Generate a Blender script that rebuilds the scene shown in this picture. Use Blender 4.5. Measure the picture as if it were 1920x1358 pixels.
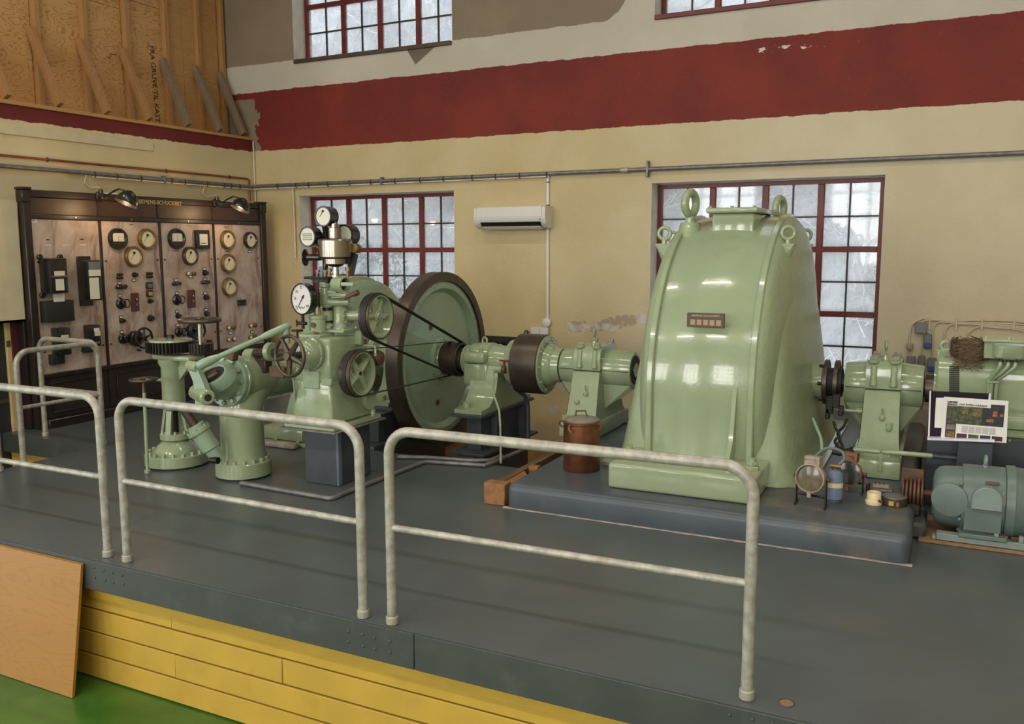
import bpy, bmesh, math, random
import numpy as np
from mathutils import Vector, Matrix, Quaternion
random.seed(7)
for o in list(bpy.data.objects): bpy.data.objects.remove(o)
COL = bpy.context.scene.collection
SC = bpy.context.scene
PI = math.pi

# ------------------------------------------------------------------ camera
FPX, YAW, PIT, ROL, CZ = 1633.7, 0.46045562, 0.13133949, -0.00311291, 1.75
_cy, _sy, _cp, _sp = math.cos(YAW), math.sin(YAW), math.cos(PIT), math.sin(PIT)
_F = Vector((-_sy*_cp, _cy*_cp, -_sp)); _R0 = Vector((_cy, _sy, 0)); _U0 = _R0.cross(_F)
_R = _R0*math.cos(ROL) + _U0*math.sin(ROL); _U = -_R0*math.sin(ROL) + _U0*math.cos(ROL)
CAM = Vector((0, 0, CZ))
cd = bpy.data.cameras.new('camera'); cam = bpy.data.objects.new('camera', cd); COL.objects.link(cam)
cd.sensor_width = 36; cd.sensor_fit = 'HORIZONTAL'; cd.lens = FPX/1920*36; cd.clip_start = .05; cd.clip_end = 200
M3 = Matrix((_R, _U, -_F)).transposed()
cam.matrix_world = Matrix.Translation(CAM) @ M3.to_4x4()
SC.camera = cam

# survey helpers: measured sight lines met with real planes of the hall
def _ray(x, y): return _F + _R*((x-960)/FPX) - _U*((y-679)/FPX)
def PY(x, y, Y): d = _ray(x, y); return CAM + d*(Y/d.y)
def PX(x, y, X): d = _ray(x, y); return CAM + d*(X/d.x)
def PZ(x, y, Z=0): d = _ray(x, y); return CAM + d*((Z-CZ)/d.z)
def SZ(px, p): return px*((Vector(p)-CAM).dot(_F))/FPX

# ------------------------------------------------------------------ world, lights, exposure
SC.view_settings.view_transform = 'Standard'; SC.view_settings.look = 'None'
SC.view_settings.exposure = 0.27; SC.view_settings.gamma = 1.0; SC.view_settings.use_curve_mapping = False
w = bpy.data.worlds.new('overcast'); SC.world = w; w.use_nodes = True
bg = w.node_tree.nodes['Background']; bg.inputs[0].default_value = (.93, .96, 1, 1); bg.inputs[1].default_value = 2.6
def area(name, loc, rot, sx, sy, power, col=(1, 1, 1)):
    l = bpy.data.lights.new(name, 'AREA'); l.shape = 'RECTANGLE'; l.size = sx; l.size_y = sy; l.energy = power; l.color = col
    o = bpy.data.objects.new(name, l); COL.objects.link(o); o.location = loc; o.rotation_euler = rot; return o
WARM = (1, .93, .80)
for x in (-7.2, -4.8, -2.4, 0.0, 2.4):
    area('ceiling_lamp', (x, -.8, 5.6), (0, 0, 0), 1.3, .10, 54, WARM)
    area('ceiling_lamp', (x, 4.6, 6.3), (0, 0, 0), 1.3, .16, 24, WARM)
for x in (-10.4, -6.2, -2.0, 2.2): area('window_daylight', (x, -8.24, 2.9), (PI/2, 0, 0), 2.0, 3.4, 205, (1, .97, .90))

# ------------------------------------------------------------------ materials
def _n(nt, t, **k):
    n = nt.nodes.new(t)
    for a, b in k.items(): setattr(n, a, b)
    return n
def sock(nt, inp, v):
    if isinstance(v, (int, float, tuple, list)):
        inp.default_value = v
    else: nt.links.new(v, inp)
def mix(nt, fac, a, b):
    m = _n(nt, 'ShaderNodeMix', data_type='RGBA'); sock(nt, m.inputs[0], fac)
    for i, v in ((6, a), (7, b)):
        if isinstance(v, tuple) and len(v) == 3: v = v+(1,)
        sock(nt, m.inputs[i], v)
    return m.outputs[2]
def math_(nt, op, a, b=0.0, c=None, clamp=False):
    m = _n(nt, 'ShaderNodeMath', operation=op, use_clamp=clamp); sock(nt, m.inputs[0], a); sock(nt, m.inputs[1], b)
    if c is not None: sock(nt, m.inputs[2], c)
    return m.outputs[0]
def ramp(nt, v, lo, hi): 
    m = _n(nt, 'ShaderNodeMapRange'); m.interpolation_type = 'SMOOTHSTEP'; sock(nt, m.inputs[0], v); m.inputs[1].default_value = lo; m.inputs[2].default_value = hi
    return m.outputs[0]
def coords(nt, scale=(1, 1, 1), kind='Object', rot=(0, 0, 0)):
    t = _n(nt, 'ShaderNodeTexCoord'); mp = _n(nt, 'ShaderNodeMapping'); nt.links.new(t.outputs[kind], mp.inputs[0]); mp.inputs['Scale'].default_value = scale; mp.inputs['Rotation'].default_value = rot
    return mp.outputs[0]
def noise(nt, v, scale, detail=4, rough=.55, dist=0):
    n = _n(nt, 'ShaderNodeTexNoise'); nt.links.new(v, n.inputs['Vector']); n.inputs['Scale'].default_value = scale; n.inputs['Detail'].default_value = detail
    n.inputs['Roughness'].default_value = rough; n.inputs['Distortion'].default_value = dist
    return n.outputs[0]
def newmat(name):
    m = bpy.data.materials.new(name); m.use_nodes = True; nt = m.node_tree
    return m, nt, nt.nodes['Principled BSDF']
def bump(nt, b, h, strength=.2, dist=.01):
    n = _n(nt, 'ShaderNodeBump'); n.inputs['Strength'].default_value = strength; n.inputs['Distance'].default_value = dist
    nt.links.new(h, n.inputs['Height']); nt.links.new(n.outputs[0], b.inputs['Normal'])
def mat(name, col, rough=.5, metal=0, var=.12, vs=6, dirt=None, dirt_amt=.35, ds=3, coat=0, bmp=0, bs=60, bd=.004, scale=(1, 1, 1), emit=None):
    m, nt, b = newmat(name)
    v = coords(nt, scale)
    n1 = noise(nt, v, vs)
    c = mix(nt, ramp(nt, n1, .3, .7), tuple(x*(1-var) for x in col), tuple(min(1, x*(1+var)) for x in col))
    if dirt:
        n2 = noise(nt, v, ds, 6, .65)
        c = mix(nt, math_(nt, 'MULTIPLY', ramp(nt, n2, .52, .72), dirt_amt), c, dirt)
    nt.links.new(c, b.inputs['Base Color'])
    b.inputs['Roughness'].default_value = rough; b.inputs['Metallic'].default_value = metal
    if coat: b.inputs['Coat Weight'].default_value = coat; b.inputs['Coat Roughness'].default_value = .05
    if bmp: bump(nt, b, noise(nt, v, bs, 3), bmp, bd)
    if emit: b.inputs['Emission Color'].default_value = emit[0]+(1,); b.inputs['Emission Strength'].default_value = emit[1]
    return m
M = {}
GREEN = (.292, .356, .228)
M['green'] = mat('green_machine_enamel', GREEN, .17, var=.05, vs=3, dirt=(.25, .24, .10), dirt_amt=.25, ds=4, coat=.45, bmp=.16, bs=8, bd=.014)
M['green_rough'] = mat('green_enamel_over_rough_casting', GREEN, .2, var=.05, vs=3, dirt=(.25, .24, .10), dirt_amt=.3, ds=4, coat=0, bmp=.5, bs=24, bd=.012)
M['green_rough'].node_tree.nodes['Principled BSDF'].inputs['Specular IOR Level'].default_value = .35; M['green_rough'].node_tree.nodes['Principled BSDF'].inputs['Roughness'].default_value = .3
M['green_blue'] = mat('blue_green_enamel', (.27, .375, .275), .22, var=.05, vs=3, coat=.4, bmp=.08, bs=9, bd=.01)
M['motor'] = mat('teal_grey_motor_paint', (.125, .17, .16), .36, var=.1, dirt=(.12, .10, .06), dirt_amt=.55, ds=5, bmp=.08)
M['motor_pale'] = mat('pale_teal_paint', (.21, .27, .26), .45, dirt=(.15, .12, .08), dirt_amt=.4)
M['deck'] = mat('grey_deck_paint', (.078, .092, .098), .33, var=.12, vs=1.3, dirt=(.105, .10, .09), dirt_amt=.6, ds=1.6, bmp=.06, bs=14)
M['fascia'] = mat('dark_grey_steel_paint', (.050, .057, .055), .45, var=.1, vs=4, dirt=(.10, .11, .11), ds=6, bmp=.08, bs=20)
M['plinth'] = mat('blue_grey_plinth_paint', (.062, .077, .094), .36, var=.12, vs=2, dirt=(.15, .13, .10), dirt_amt=.9, ds=1.8, bmp=.15, bs=16)
M['blue'] = mat('dark_blue_steel_paint', (.046, .056, .070), .4, var=.1, dirt=(.08, .08, .08), ds=6)
M['blue_light'] = mat('paler_blue_steel_edge', (.11, .15, .2), .4)  # lighter blue than the rest of the column
M['galv'] = mat('galvanised_steel', (.37, .35, .31), .45, .3, var=.22, vs=22, dirt=(.30, .25, .18), dirt_amt=.55, ds=7, bmp=.05, bs=70)
M['galv_dark'] = mat('dull_grey_pipe', (.18, .175, .175), .4, .4, var=.2, vs=12)
M['brown_steel'] = mat('brown_oiled_steel', (.088, .068, .053), .36, .6, var=.22, vs=5, dirt=(.14, .105, .075), dirt_amt=.5)
M['dark_steel'] = mat('dark_oiled_steel', (.03, .026, .024), .35, .6)
M['bright_steel'] = mat('bright_turned_steel', (.62, .58, .53), .22, 1, var=.1, vs=8)
M['brass_steel'] = mat('bronzed_turned_steel', (.30, .265, .225), .24, 1, var=.12, vs=5)
M['brass'] = mat('aged_brass', (.26, .175, .075), .42, .8)
M['copper'] = mat('tarnished_copper', (.23, .09, .045), .38, .75, var=.3, vs=7, dirt=(.09, .05, .03), dirt_amt=.8, ds=6)
M['copper_pipe'] = mat('copper_pipe', (.28, .09, .04), .4, .6, var=.2)
M['black'] = mat('black_lacquer', (.014, .013, .013), .25, var=.2, coat=.3)
M['black_matt'] = mat('matt_black', (.018, .017, .017), .6)
M['belt'] = mat('dark_leather_belt', (.022, .018, .016), .6)
M['board_frame'] = mat('black_brown_painted_steel', (.022, .014, .014), .32, var=.25, vs=5)
M['board_panel'] = mat('dark_brown_enamel_panel', (.045, .022, .014), .42, var=.25, vs=4)
M['board_lower'] = mat('dark_brown_lower_panel', (.028, .019, .018), .4, var=.2)
M['red_plate'] = mat('red_brown_fibre_plate', (.10, .028, .02), .4)
M['white_dial'] = mat('white_dial_card', (.70, .68, .58), .5, var=.03)
M['cream_dial'] = mat('cream_dial_card', (.72, .66, .50), .5, var=.03)
M['white'] = mat('white_plastic', (.68, .66, .66), .35, var=.02)
M['paper'] = mat('white_paper', (.76, .74, .73), .6, var=.03)
M['ink'] = mat('black_ink', (.015, .014, .014), .6)
M['gold'] = mat('gilt_lettering', (.50, .38, .16), .4, .5)
M['lens'] = mat('dusty_lamp_lens', (.11, .085, .05), .2, var=.35, vs=6, dirt=(.2, .16, .1), coat=.4)
M['lens_dark'] = mat('dark_dusty_lamp_lens', (.035, .036, .033), .2, var=.4, vs=14, dirt=(.1, .1, .09), coat=.4)
M['lamp_body'] = mat('worn_grey_enamel', (.36, .29, .23), .5, dirt=(.20, .10, .06), dirt_amt=.7, ds=9)
M['lamp_rust'] = mat('rusty_brown_enamel', (.20, .09, .045), .5, dirt=(.08, .05, .03))
M['gas'] = mat('blue_gas_bottle_paint', (.15, .20, .33), .42, dirt=(.16, .16, .2))
M['cream'] = mat('cream_porcelain', (.70, .60, .36), .3)
M['rust'] = mat('rusty_iron', (.12, .055, .032), .6, .3, var=.35, vs=14)
M['wood_orange'] = mat('raw_timber', (.27, .125, .045), .6, var=.25, vs=3, scale=(6, 1, 6))
M['wood_dark'] = mat('dark_timber', (.12, .065, .035), .6, var=.3, vs=3, scale=(6, 1, 6))
M['cable_white'] = mat('white_cable_sheath', (.66, .62, .56), .45)
M['cable_beige'] = mat('beige_cable_sheath', (.56, .47, .34), .5)
M['cable_black'] = mat('black_cable_sheath', (.015, .015, .015), .5)
M['grey_plastic'] = mat('grey_plastic', (.16, .17, .18), .4)
M['blue_plastic'] = mat('blue_plastic', (.02, .09, .36), .35)
M['maroon'] = mat('maroon_paint', (.075, .014, .018), .45, var=.1)
M['window_red'] = mat('dark_red_window_paint', (.135, .013, .011), .42, var=.12, vs=8, dirt=(.2, .08, .05), dirt_amt=.2, ds=12)
M['glaze_bar'] = mat('thin_dark_glazing_bar', (.03, .018, .018), .5)
M['cream_trim'] = mat('cream_painted_timber', (.58, .44, .21), .5)
M['reveal'] = mat('pale_plaster_reveal', (.62, .58, .50), .7, var=.08, bmp=.15, bs=14)
M['sill'] = mat('dark_brown_sill', (.07, .045, .035), .5, var=.3)
M['dark_room'] = mat('backing_and_doorway_shade', (.02, .02, .022), .7)  # near-black: doorway shade put into the colour; also backs the plywood
M['straw'] = mat('dry_brown_straw', (.13, .085, .045), .8, var=.4, vs=40)
M['yellow'] = mat('yellow_plank_paint', (.49, .31, .046), .48, var=.07, vs=2.5, dirt=(.40, .24, .05), dirt_amt=.5, ds=3, bmp=.06, bs=25)
M['clear_acrylic_edge'] = mat('clear_acrylic_edge', (.75, .72, .85), .15)
M['concrete_rubble'] = mat('pale_rough_concrete', (.33, .29, .26), .9, var=.3, vs=9, bmp=.6, bs=18, bd=.03)
M['bulb'] = mat('lit_lamp_bulb', (1, .85, .6), .4, emit=((1, .72, .42), 6))
M['red_knob'] = mat('red_painted_tap', (.22, .025, .02), .4)

def wood_mat(name, a, b, stretch, scale=2.2, rough=.55):
    m, nt, p = newmat(name); v = coords(nt, stretch)
    n = noise(nt, v, scale, 3, .5, 1.2)
    wv = _n(nt, 'ShaderNodeMath', operation='FRACT'); nt.links.new(math_(nt, 'MULTIPLY', n, 17.0), wv.inputs[0])
    g = ramp(nt, math_(nt, 'ABSOLUTE', math_(nt, 'SUBTRACT', wv.outputs[0], .5)), .28, .5)
    c = mix(nt, math_(nt, 'MULTIPLY', g, .8), a, b)
    c = mix(nt, math_(nt, 'MULTIPLY', ramp(nt, noise(nt, v, .7, 2), .4, .7), .35), c, b)
    nt.links.new(c, p.inputs['Base Color']); p.inputs['Roughness'].default_value = rough
    return m
M['plywood'] = wood_mat('pine_plywood', (.55, .315, .125), (.33, .145, .045), (1, 1.5, 3.6), .9)
M['stud'] = wood_mat('pine_stud', (.44, .235, .09), (.32, .155, .055), (9, 9, .6), 1.2)
M['brace'] = wood_mat('weathered_pine_brace', (.38, .20, .08), (.24, .115, .045), (7, 7, .8), 1.2)
M['brace_grey'] = wood_mat('grey_weathered_brace', (.23, .17, .12), (.14, .09, .055), (7, 7, .8), 1.2)
M['ledge'] = wood_mat('pine_ledge', (.50, .28, .11), (.36, .18, .065), (9, .6, 9), 1.2)
M['beech'] = wood_mat('beech_laminate', (.35, .165, .028), (.30, .135, .022), (.5, .5, 4), 1.0, .35)
M['chipboard'] = mat('brown_chipboard', (.26, .15, .075), .7, var=.15, vs=30)

def wall_back_mat():
    m, nt, b = newmat('painted_plaster_back_wall')
    t = _n(nt, 'ShaderNodeTexCoord'); s = _n(nt, 'ShaderNodeSeparateXYZ'); nt.links.new(t.outputs['Object'], s.inputs[0])
    x, z = s.outputs[0], s.outputs[2]; v = coords(nt)
    nA = noise(nt, v, 1.1, 5, .6); nB = noise(nt, v, 7, 4, .6); nC = noise(nt, v, 28, 3, .6)
    wob = math_(nt, 'MULTIPLY', math_(nt, 'SUBTRACT', nB, .5), .045)
    zz = math_(nt, 'ADD', z, wob)
    cream = mix(nt, ramp(nt, nA, .35, .7), (.53, .42, .23), (.59, .49, .295))
    cream = mix(nt, ramp(nt, x, -4.5, -1.0), cream, mix(nt, ramp(nt, nA, .35, .7), (.56, .485, .34), (.61, .545, .40)))  # brighter, more neutral light on the right end is painted into the cream
    taupe = mix(nt, ramp(nt, nA, .3, .7), (.215, .165, .115), (.265, .21, .15))
    white = mix(nt, ramp(nt, nA, .35, .7), (.50, .455, .39), (.57, .52, .46))
    red = mix(nt, ramp(nt, nA, .3, .7), (.132, .0125, .010), (.205, .022, .0125))
    step = lambda val, e, wd=.004: ramp(nt, val, e-wd, e+wd)
    # taupe is bare plaster: it dips beside the right upper window, and stops there
    edge = math_(nt, 'ADD', math_(nt, 'MULTIPLY', ramp(nt, math_(nt, 'ADD', x, math_(nt, 'MULTIPLY', wob, 3.0)), -3.35, -2.75), .5), 4.08)
    upper = mix(nt, ramp(nt, math_(nt, 'SUBTRACT', zz, edge), -.006, .006), white, taupe)
    upper = mix(nt, step(x, -2.78), upper, white)
    c = mix(nt, ramp(nt, zz, 3.735, 3.743), red, upper)
    rl = math_(nt, 'ADD', x, math_(nt, 'MULTIPLY', math_(nt, 'SUBTRACT', nB, .5), .35))
    c = mix(nt, math_(nt, 'MULTIPLY', math_(nt, 'SUBTRACT', 1.0, step(rl, -8.1)), math_(nt, 'SUBTRACT', 1.0, step(zz, 3.66))), c, taupe)
    c = mix(nt, ramp(nt, zz, 2.990, 2.998), cream, c)
    # flaked patches: a row in the top of the red band, and crumbled plaster by the generator
    fl = math_(nt, 'MULTIPLY', math_(nt, 'MULTIPLY', step(x, -1.95, .3), math_(nt, 'SUBTRACT', 1.0, step(x, -.95, .25))), math_(nt, 'SUBTRACT', 1.0, ramp(nt, math_(nt, 'ABSOLUTE', math_(nt, 'SUBTRACT', z, 3.63)), .02, .09)))
    c = mix(nt, ramp(nt, math_(nt, 'MULTIPLY', fl, noise(nt, coords(nt, (1, 1, 2.2)), 5.5, 5, .65)), .535, .565), c, (.62, .56, .53))
    fl2 = math_(nt, 'MULTIPLY', math_(nt, 'MULTIPLY', step(x, -3.85, .25), math_(nt, 'SUBTRACT', 1.0, step(x, -2.6, .2))), math_(nt, 'SUBTRACT', 1.0, ramp(nt, math_(nt, 'ABSOLUTE', math_(nt, 'SUBTRACT', z, math_(nt, 'ADD', math_(nt, 'MULTIPLY', x, .12), 1.31))), .03, .17)))
    c = mix(nt, ramp(nt, math_(nt, 'MULTIPLY', fl2, noise(nt, coords(nt, (1, 1, 1.4)), 3.0, 7, .68)), .40, .425), c, mix(nt, ramp(nt, nB, .42, .6), (.40, .31, .22), (.60, .56, .54)))
    low = math_(nt, 'MULTIPLY', math_(nt, 'SUBTRACT', 1.0, step(z, .55, .15)), ramp(nt, noise(nt, v, 3.5, 3, .5), .60, .66))
    c = mix(nt, math_(nt, 'MULTIPLY', low, .8), c, (.50, .46, .45))
    c = mix(nt, math_(nt, 'MULTIPLY', ramp(nt, nC, .66, .74), .25), c, (.30, .22, .13))
    nt.links.new(c, b.inputs['Base Color']); b.inputs['Roughness'].default_value = .75
    h = math_(nt, 'ADD', math_(nt, 'MULTIPLY', nC, .4), nB)
    bump(nt, b, h, .22, .02)
    return m
def wall_left_mat():
    m, nt, b = newmat('painted_plaster_left_wall')
    t = _n(nt, 'ShaderNodeTexCoord'); s = _n(nt, 'ShaderNodeSeparateXYZ'); nt.links.new(t.outputs['Object'], s.inputs[0])
    v = coords(nt); nA = noise(nt, v, 1.1, 5, .6); nB = noise(nt, v, 9, 4, .6); nC = noise(nt, v, 28, 3, .6)
    zz = math_(nt, 'ADD', s.outputs[2], math_(nt, 'MULTIPLY', math_(nt, 'SUBTRACT', nB, .5), .05))
    cream = mix(nt, ramp(nt, nA, .35, .7), (.58, .48, .28), (.64, .55, .355))
    red = mix(nt, ramp(nt, nA, .3, .7), (.12, .012, .012), (.16, .016, .014))
    c = mix(nt, ramp(nt, zz, 2.985, 2.993), cream, red)
    nt.links.new(c, b.inputs['Base Color']); b.inputs['Roughness'].default_value = .75
    bump(nt, b, nC, .15, .01); return m
def marble_mat():
    m, nt, b = newmat('pinkish_veined_marble')
    v = coords(nt, (1, 1, 1), rot=(.5, 0, 0)); nA = noise(nt, v, 2.2, 6, .62, 1.6); nB = noise(nt, coords(nt, (1, 3.2, .8), rot=(.6, 0, 0)), 1.6, 6, .65, 1.2)
    c = mix(nt, ramp(nt, nA, .3, .7), (.37, .27, .22), (.56, .46, .41))
    c = mix(nt, math_(nt, 'MULTIPLY', ramp(nt, nB, .50, .68), .75), c, (.20, .12, .09))
    c = mix(nt, math_(nt, 'MULTIPLY', ramp(nt, nB, .36, .26), .5), c, (.56, .49, .46))
    nt.links.new(c, b.inputs['Base Color']); b.inputs['Roughness'].default_value = .25; return m
def floor_mat():
    m, nt, b = newmat('green_floor_paint'); v = coords(nt); nA = noise(nt, v, 1.5, 5, .6)
    c = mix(nt, ramp(nt, nA, .3, .7), (.036, .115, .016), (.062, .165, .028)); nt.links.new(c, b.inputs['Base Color'])
    b.inputs['Roughness'].default_value = .22; bump(nt, b, noise(nt, v, 5, 3), .12, .01); return m
def glass_mat():
    m, nt, b = newmat('dusty_window_glass'); out = nt.nodes['Material Output']
    v = coords(nt, kind='Object'); oi = _n(nt, 'ShaderNodeObjectInfo')
    d = ramp(nt, noise(nt, v, 4.5, 6, .65), .2, .85)
    tr = _n(nt, 'ShaderNodeBsdfTransparent'); tr.inputs[0].default_value = (.86, .9, .94, 1)
    gl = _n(nt, 'ShaderNodeBsdfGlossy'); gl.inputs[0].default_value = (1, 1, 1, 1); gl.inputs['Roughness'].default_value = .04
    tl = _n(nt, 'ShaderNodeBsdfTranslucent'); tl.inputs[0].default_value = (.78, .82, .88, 1)
    m1 = _n(nt, 'ShaderNodeMixShader'); nt.links.new(math_(nt, 'ADD', math_(nt, 'MULTIPLY', d, .22), .16), m1.inputs[0]); nt.links.new(tr.outputs[0], m1.inputs[1]); nt.links.new(tl.outputs[0], m1.inputs[2])
    m2 = _n(nt, 'ShaderNodeMixShader'); m2.inputs[0].default_value = .025; nt.links.new(m1.outputs[0], m2.inputs[1]); nt.links.new(gl.outputs[0], m2.inputs[2])
    nt.links.new(m2.outputs[0], out.inputs[0]); return m
def hill_mat():
    m, nt, b = newmat('brushy_rock_hillside'); v = coords(nt)
    n1 = noise(nt, v, .8, 6, .7, .6); n2 = noise(nt, coords(nt, (1, 1, .5)), 6, 6, .7, 1.5)
    c = mix(nt, ramp(nt, n1, .35, .65), (.62, .61, .59), (.36, .35, .33)); c = mix(nt, ramp(nt, n2, .5, .7), c, (.78, .76, .72))
    nt.links.new(c, b.inputs['Base Color']); b.inputs['Roughness'].default_value = .9; return m
def acrylic_mat():
    m, nt, b = newmat('clear_acrylic_sheet'); b.inputs['Base Color'].default_value = (.9, .88, .95, 1); b.inputs['Roughness'].default_value = .03
    b.inputs['Transmission Weight'].default_value = 1; b.inputs['IOR'].default_value = 1.45; return m
M['wall_back'] = wall_back_mat(); M['wall_left'] = wall_left_mat(); M['marble'] = marble_mat(); M['floor'] = floor_mat()
M['glass'] = glass_mat(); M['hill'] = hill_mat(); M['twig'] = mat('pale_bare_twig', (.82, .78, .70), .8, var=.3)
M['plain_wall'] = mat('pale_plaster', (.60, .52, .36), .8, var=.05); M['ceiling'] = mat('white_ceiling_paint', (.62, .58, .50), .8, var=.05)
M['moss'] = mat('evergreen_bush', (.12, .15, .07), .9, var=.4, vs=20)

# ------------------------------------------------------------------ mesh builder
def frame_of(axis, up=None):
    a = Vector(axis).normalized(); t = Vector(up) if up else (Vector((0, 0, 1)) if abs(a.z) < .9 else Vector((1, 0, 0)))
    u = t.cross(a).normalized() if not up else (t - a*t.dot(a)).normalized(); v = a.cross(u); return u, v, a
def smooth_path(pts, k=5):
    P = [Vector(p) for p in pts]; P = [P[0]*2-P[1]]+P+[P[-1]*2-P[-2]]; out = []
    for i in range(1, len(P)-2):
        for q in range(k):
            t = q/k; a, b, c, d = P[i-1:i+3]
            out.append(((b*2)+(c-a)*t+(a*2-b*5+c*4-d)*t*t+(b*3-a-c*3+d)*t**3)*.5)
    return out+[P[-2]]
class MB:
    def __init__(s): s.v = []; s.f = []
    def add(s, vs, fs):
        o = len(s.v); s.v += [tuple(p) for p in vs]; s.f += [tuple(i+o for i in q) for q in fs]; return s
    def box(s, lo, hi, bev=0, seg=1, R=None, at=None):
        lo, hi = Vector(lo), Vector(hi)
        bm = bmesh.new(); bmesh.ops.create_cube(bm, size=1); c = (lo+hi)/2; d = hi-lo
        for v in bm.verts: v.co = Vector((v.co.x*d.x, v.co.y*d.y, v.co.z*d.z)) + c
        if bev: bmesh.ops.bevel(bm, geom=list(bm.edges), offset=min(bev, min(abs(d.x), abs(d.y), abs(d.z))*.49), segments=seg, affect='EDGES', profile=.5)
        if R is not None:
            at = Vector(at) if at is not None else c
            for v in bm.verts: v.co = R @ (v.co-at) + at
        bm.verts.index_update(); s.add([v.co for v in bm.verts], [[v.index for v in f.verts] for f in bm.faces]); bm.free(); return s
    def loft(s, rings, cap0=True, cap1=True, close=False):
        n = len(rings[0]); vs = [p for r in rings for p in r]; fs = []
        m = len(rings); 
        for i in range(m if close else m-1):
            a, b = i*n, ((i+1) % m)*n
            for j in range(n): fs.append((a+j, a+(j+1) % n, b+(j+1) % n, b+j))
        if not close:
            if cap0: fs.append(tuple(range(n))[::-1])
            if cap1: fs.append(tuple((m-1)*n+j for j in range(n)))
        return s.add(vs, fs)
    def lathe(s, prof, o, axis, n=32, a0=0, a1=None, close=False):
        u, v, a = frame_of(axis); o = Vector(o); rings = []
        for h, r in prof:
            r = max(r, 1e-4); rings.append([o + a*h + u*(r*math.cos(2*PI*k/n)) + v*(r*math.sin(2*PI*k/n)) for k in range(n)])
        return s.loft(rings, close=close)
    def cyl(s, p0, p1, r0, r1=None, n=20, bev=0):
        p0, p1 = Vector(p0), Vector(p1); L = (p1-p0).length; r1 = r0 if r1 is None else r1
        pr = [(0, r0-bev), (bev, r0), (L-bev, r1), (L, r1-bev)] if bev else [(0, r0), (L, r1)]
        return s.lathe(pr, p0, p1-p0, n)
    def tube(s, pts, r, n=10, closed=False):
        pts = [Vector(p) for p in pts]; rs = r if isinstance(r, (list, tuple)) else [r]*len(pts); rings = []; u = None; m = len(pts)
        for i, p in enumerate(pts):
            if closed: t = pts[(i+1) % m]-pts[i-1]
            else: t = pts[min(i+1, m-1)]-pts[max(i-1, 0)]
            t.normalize()
            if u is None: u = frame_of(t)[0]
            u = (u - t*u.dot(t)).normalized(); v = t.cross(u)
            rings.append([p + u*(rs[i]*math.cos(2*PI*k/n)) + v*(rs[i]*math.sin(2*PI*k/n)) for k in range(n)])
        return s.loft(rings, close=closed)
    def torus(s, c, axis, R, r, n=32, m=10, flat=1):
        u, v, a = frame_of(axis); c = Vector(c)
        rings = [[c + (u*math.cos(t)+v*math.sin(t))*(R+r*math.cos(q)) + a*(r*flat*math.sin(q)) for q in [2*PI*j/m for j in range(m)]] for t in [2*PI*i/n for i in range(n)]]
        return s.loft(rings, close=True)
    def prism(s, poly, o, ux, uy, depth):
        o, ux, uy = Vector(o), Vector(ux), Vector(uy); d = ux.cross(uy).normalized()*depth
        r0 = [o+ux*x+uy*y for x, y in poly]; return s.loft([r0, [p+d for p in r0]])
    def ball(s, c, r, n=16, m=8, axis=(0, 0, 1), squash=1, a0=-PI/2, a1=PI/2):
        return s.lathe([(r*squash*math.sin(a0+(a1-a0)*i/m), r*math.cos(a0+(a1-a0)*i/m)) for i in range(m+1)], c, axis, n)
    def build(s, name, mt, parent=None, ang=38, world=False):
        me = bpy.data.meshes.new(name); 
        c = Vector() if world else Vector(np.mean([np.min(s.v, 0), np.max(s.v, 0)], 0))
        me.from_pydata([tuple(Vector(p)-c) for p in s.v], [], s.f)
        bm = bmesh.new(); bm.from_mesh(me); bmesh.ops.recalc_face_normals(bm, faces=bm.faces); bm.to_mesh(me); bm.free()
        me.polygons.foreach_set('use_smooth', [True]*len(me.polygons)); me.set_sharp_from_angle(angle=math.radians(ang))
        me.materials.append(M[mt] if isinstance(mt, str) else mt)
        o = bpy.data.objects.new(name, me); COL.objects.link(o); place(o, c, parent); return o
W = {}
def place(o, c, parent):
    W[o.name] = Vector(c)
    if parent is not None: o.parent = parent; o.location = Vector(c)-W[parent.name]
    else: o.location = c
def thing(name, label, cat, loc, group=None):
    o = bpy.data.objects.new(name, None); COL.objects.link(o); o.empty_display_size = .05; o.location = loc; W[o.name] = Vector(loc)
    return tag(o, label, cat, group)
def tag(o, label, cat=None, group=None):
    o['label'] = label
    if cat: o['category'] = cat
    if group: o['group'] = group
    return o
def struct(o): o['kind'] = 'structure'; return o
def inst(src, name, c, parent, rot=None):
    o = bpy.data.objects.new(name, src if isinstance(src, bpy.types.Mesh) else src.data); COL.objects.link(o); place(o, c, parent)
    if rot is not None: o.rotation_mode = 'QUATERNION'; o.rotation_quaternion = rot
    return o
def copy_tree(o, delta=Vector(), parent=None):
    c = o.copy(); COL.objects.link(c); c.parent = parent
    W[c.name] = W.get(o.name, Vector())+delta
    if parent is None: c.location = o.location+delta
    for ch in list(o.children): copy_tree(ch, delta, c)
    return c
_bolt = {}
def bolt_mesh(r, h, mt, n=6):
    k = (round(r, 4), round(h, 4), mt, n)
    if k not in _bolt:
        b = MB(); b.lathe([(0, r), (h*.8, r), (h, r*.8)], (0, 0, 0), (0, 0, 1), n)
        me = bpy.data.meshes.new('bolt'); me.from_pydata(b.v, [], b.f); me.materials.append(M[mt]); _bolt[k] = me
    return _bolt[k]
def bolts(parent, pts, axis, r, h, mt='green', name='bolt', n=6):
    q = Vector((0, 0, 1)).rotation_difference(Vector(axis).normalized()); me = bolt_mesh(r, h, mt, n)
    for p in pts: inst(me, name, Vector(p), parent, q)
def ring_pts(c, axis, R, n, a0=0, a1=2*PI):
    u, v, a = frame_of(axis); full = abs(a1-a0) > 6.2
    return [Vector(c)+(u*math.cos(t)+v*math.sin(t))*R for t in [a0+(a1-a0)*k/(n if full else n-1) for k in range(n)]]
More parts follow.
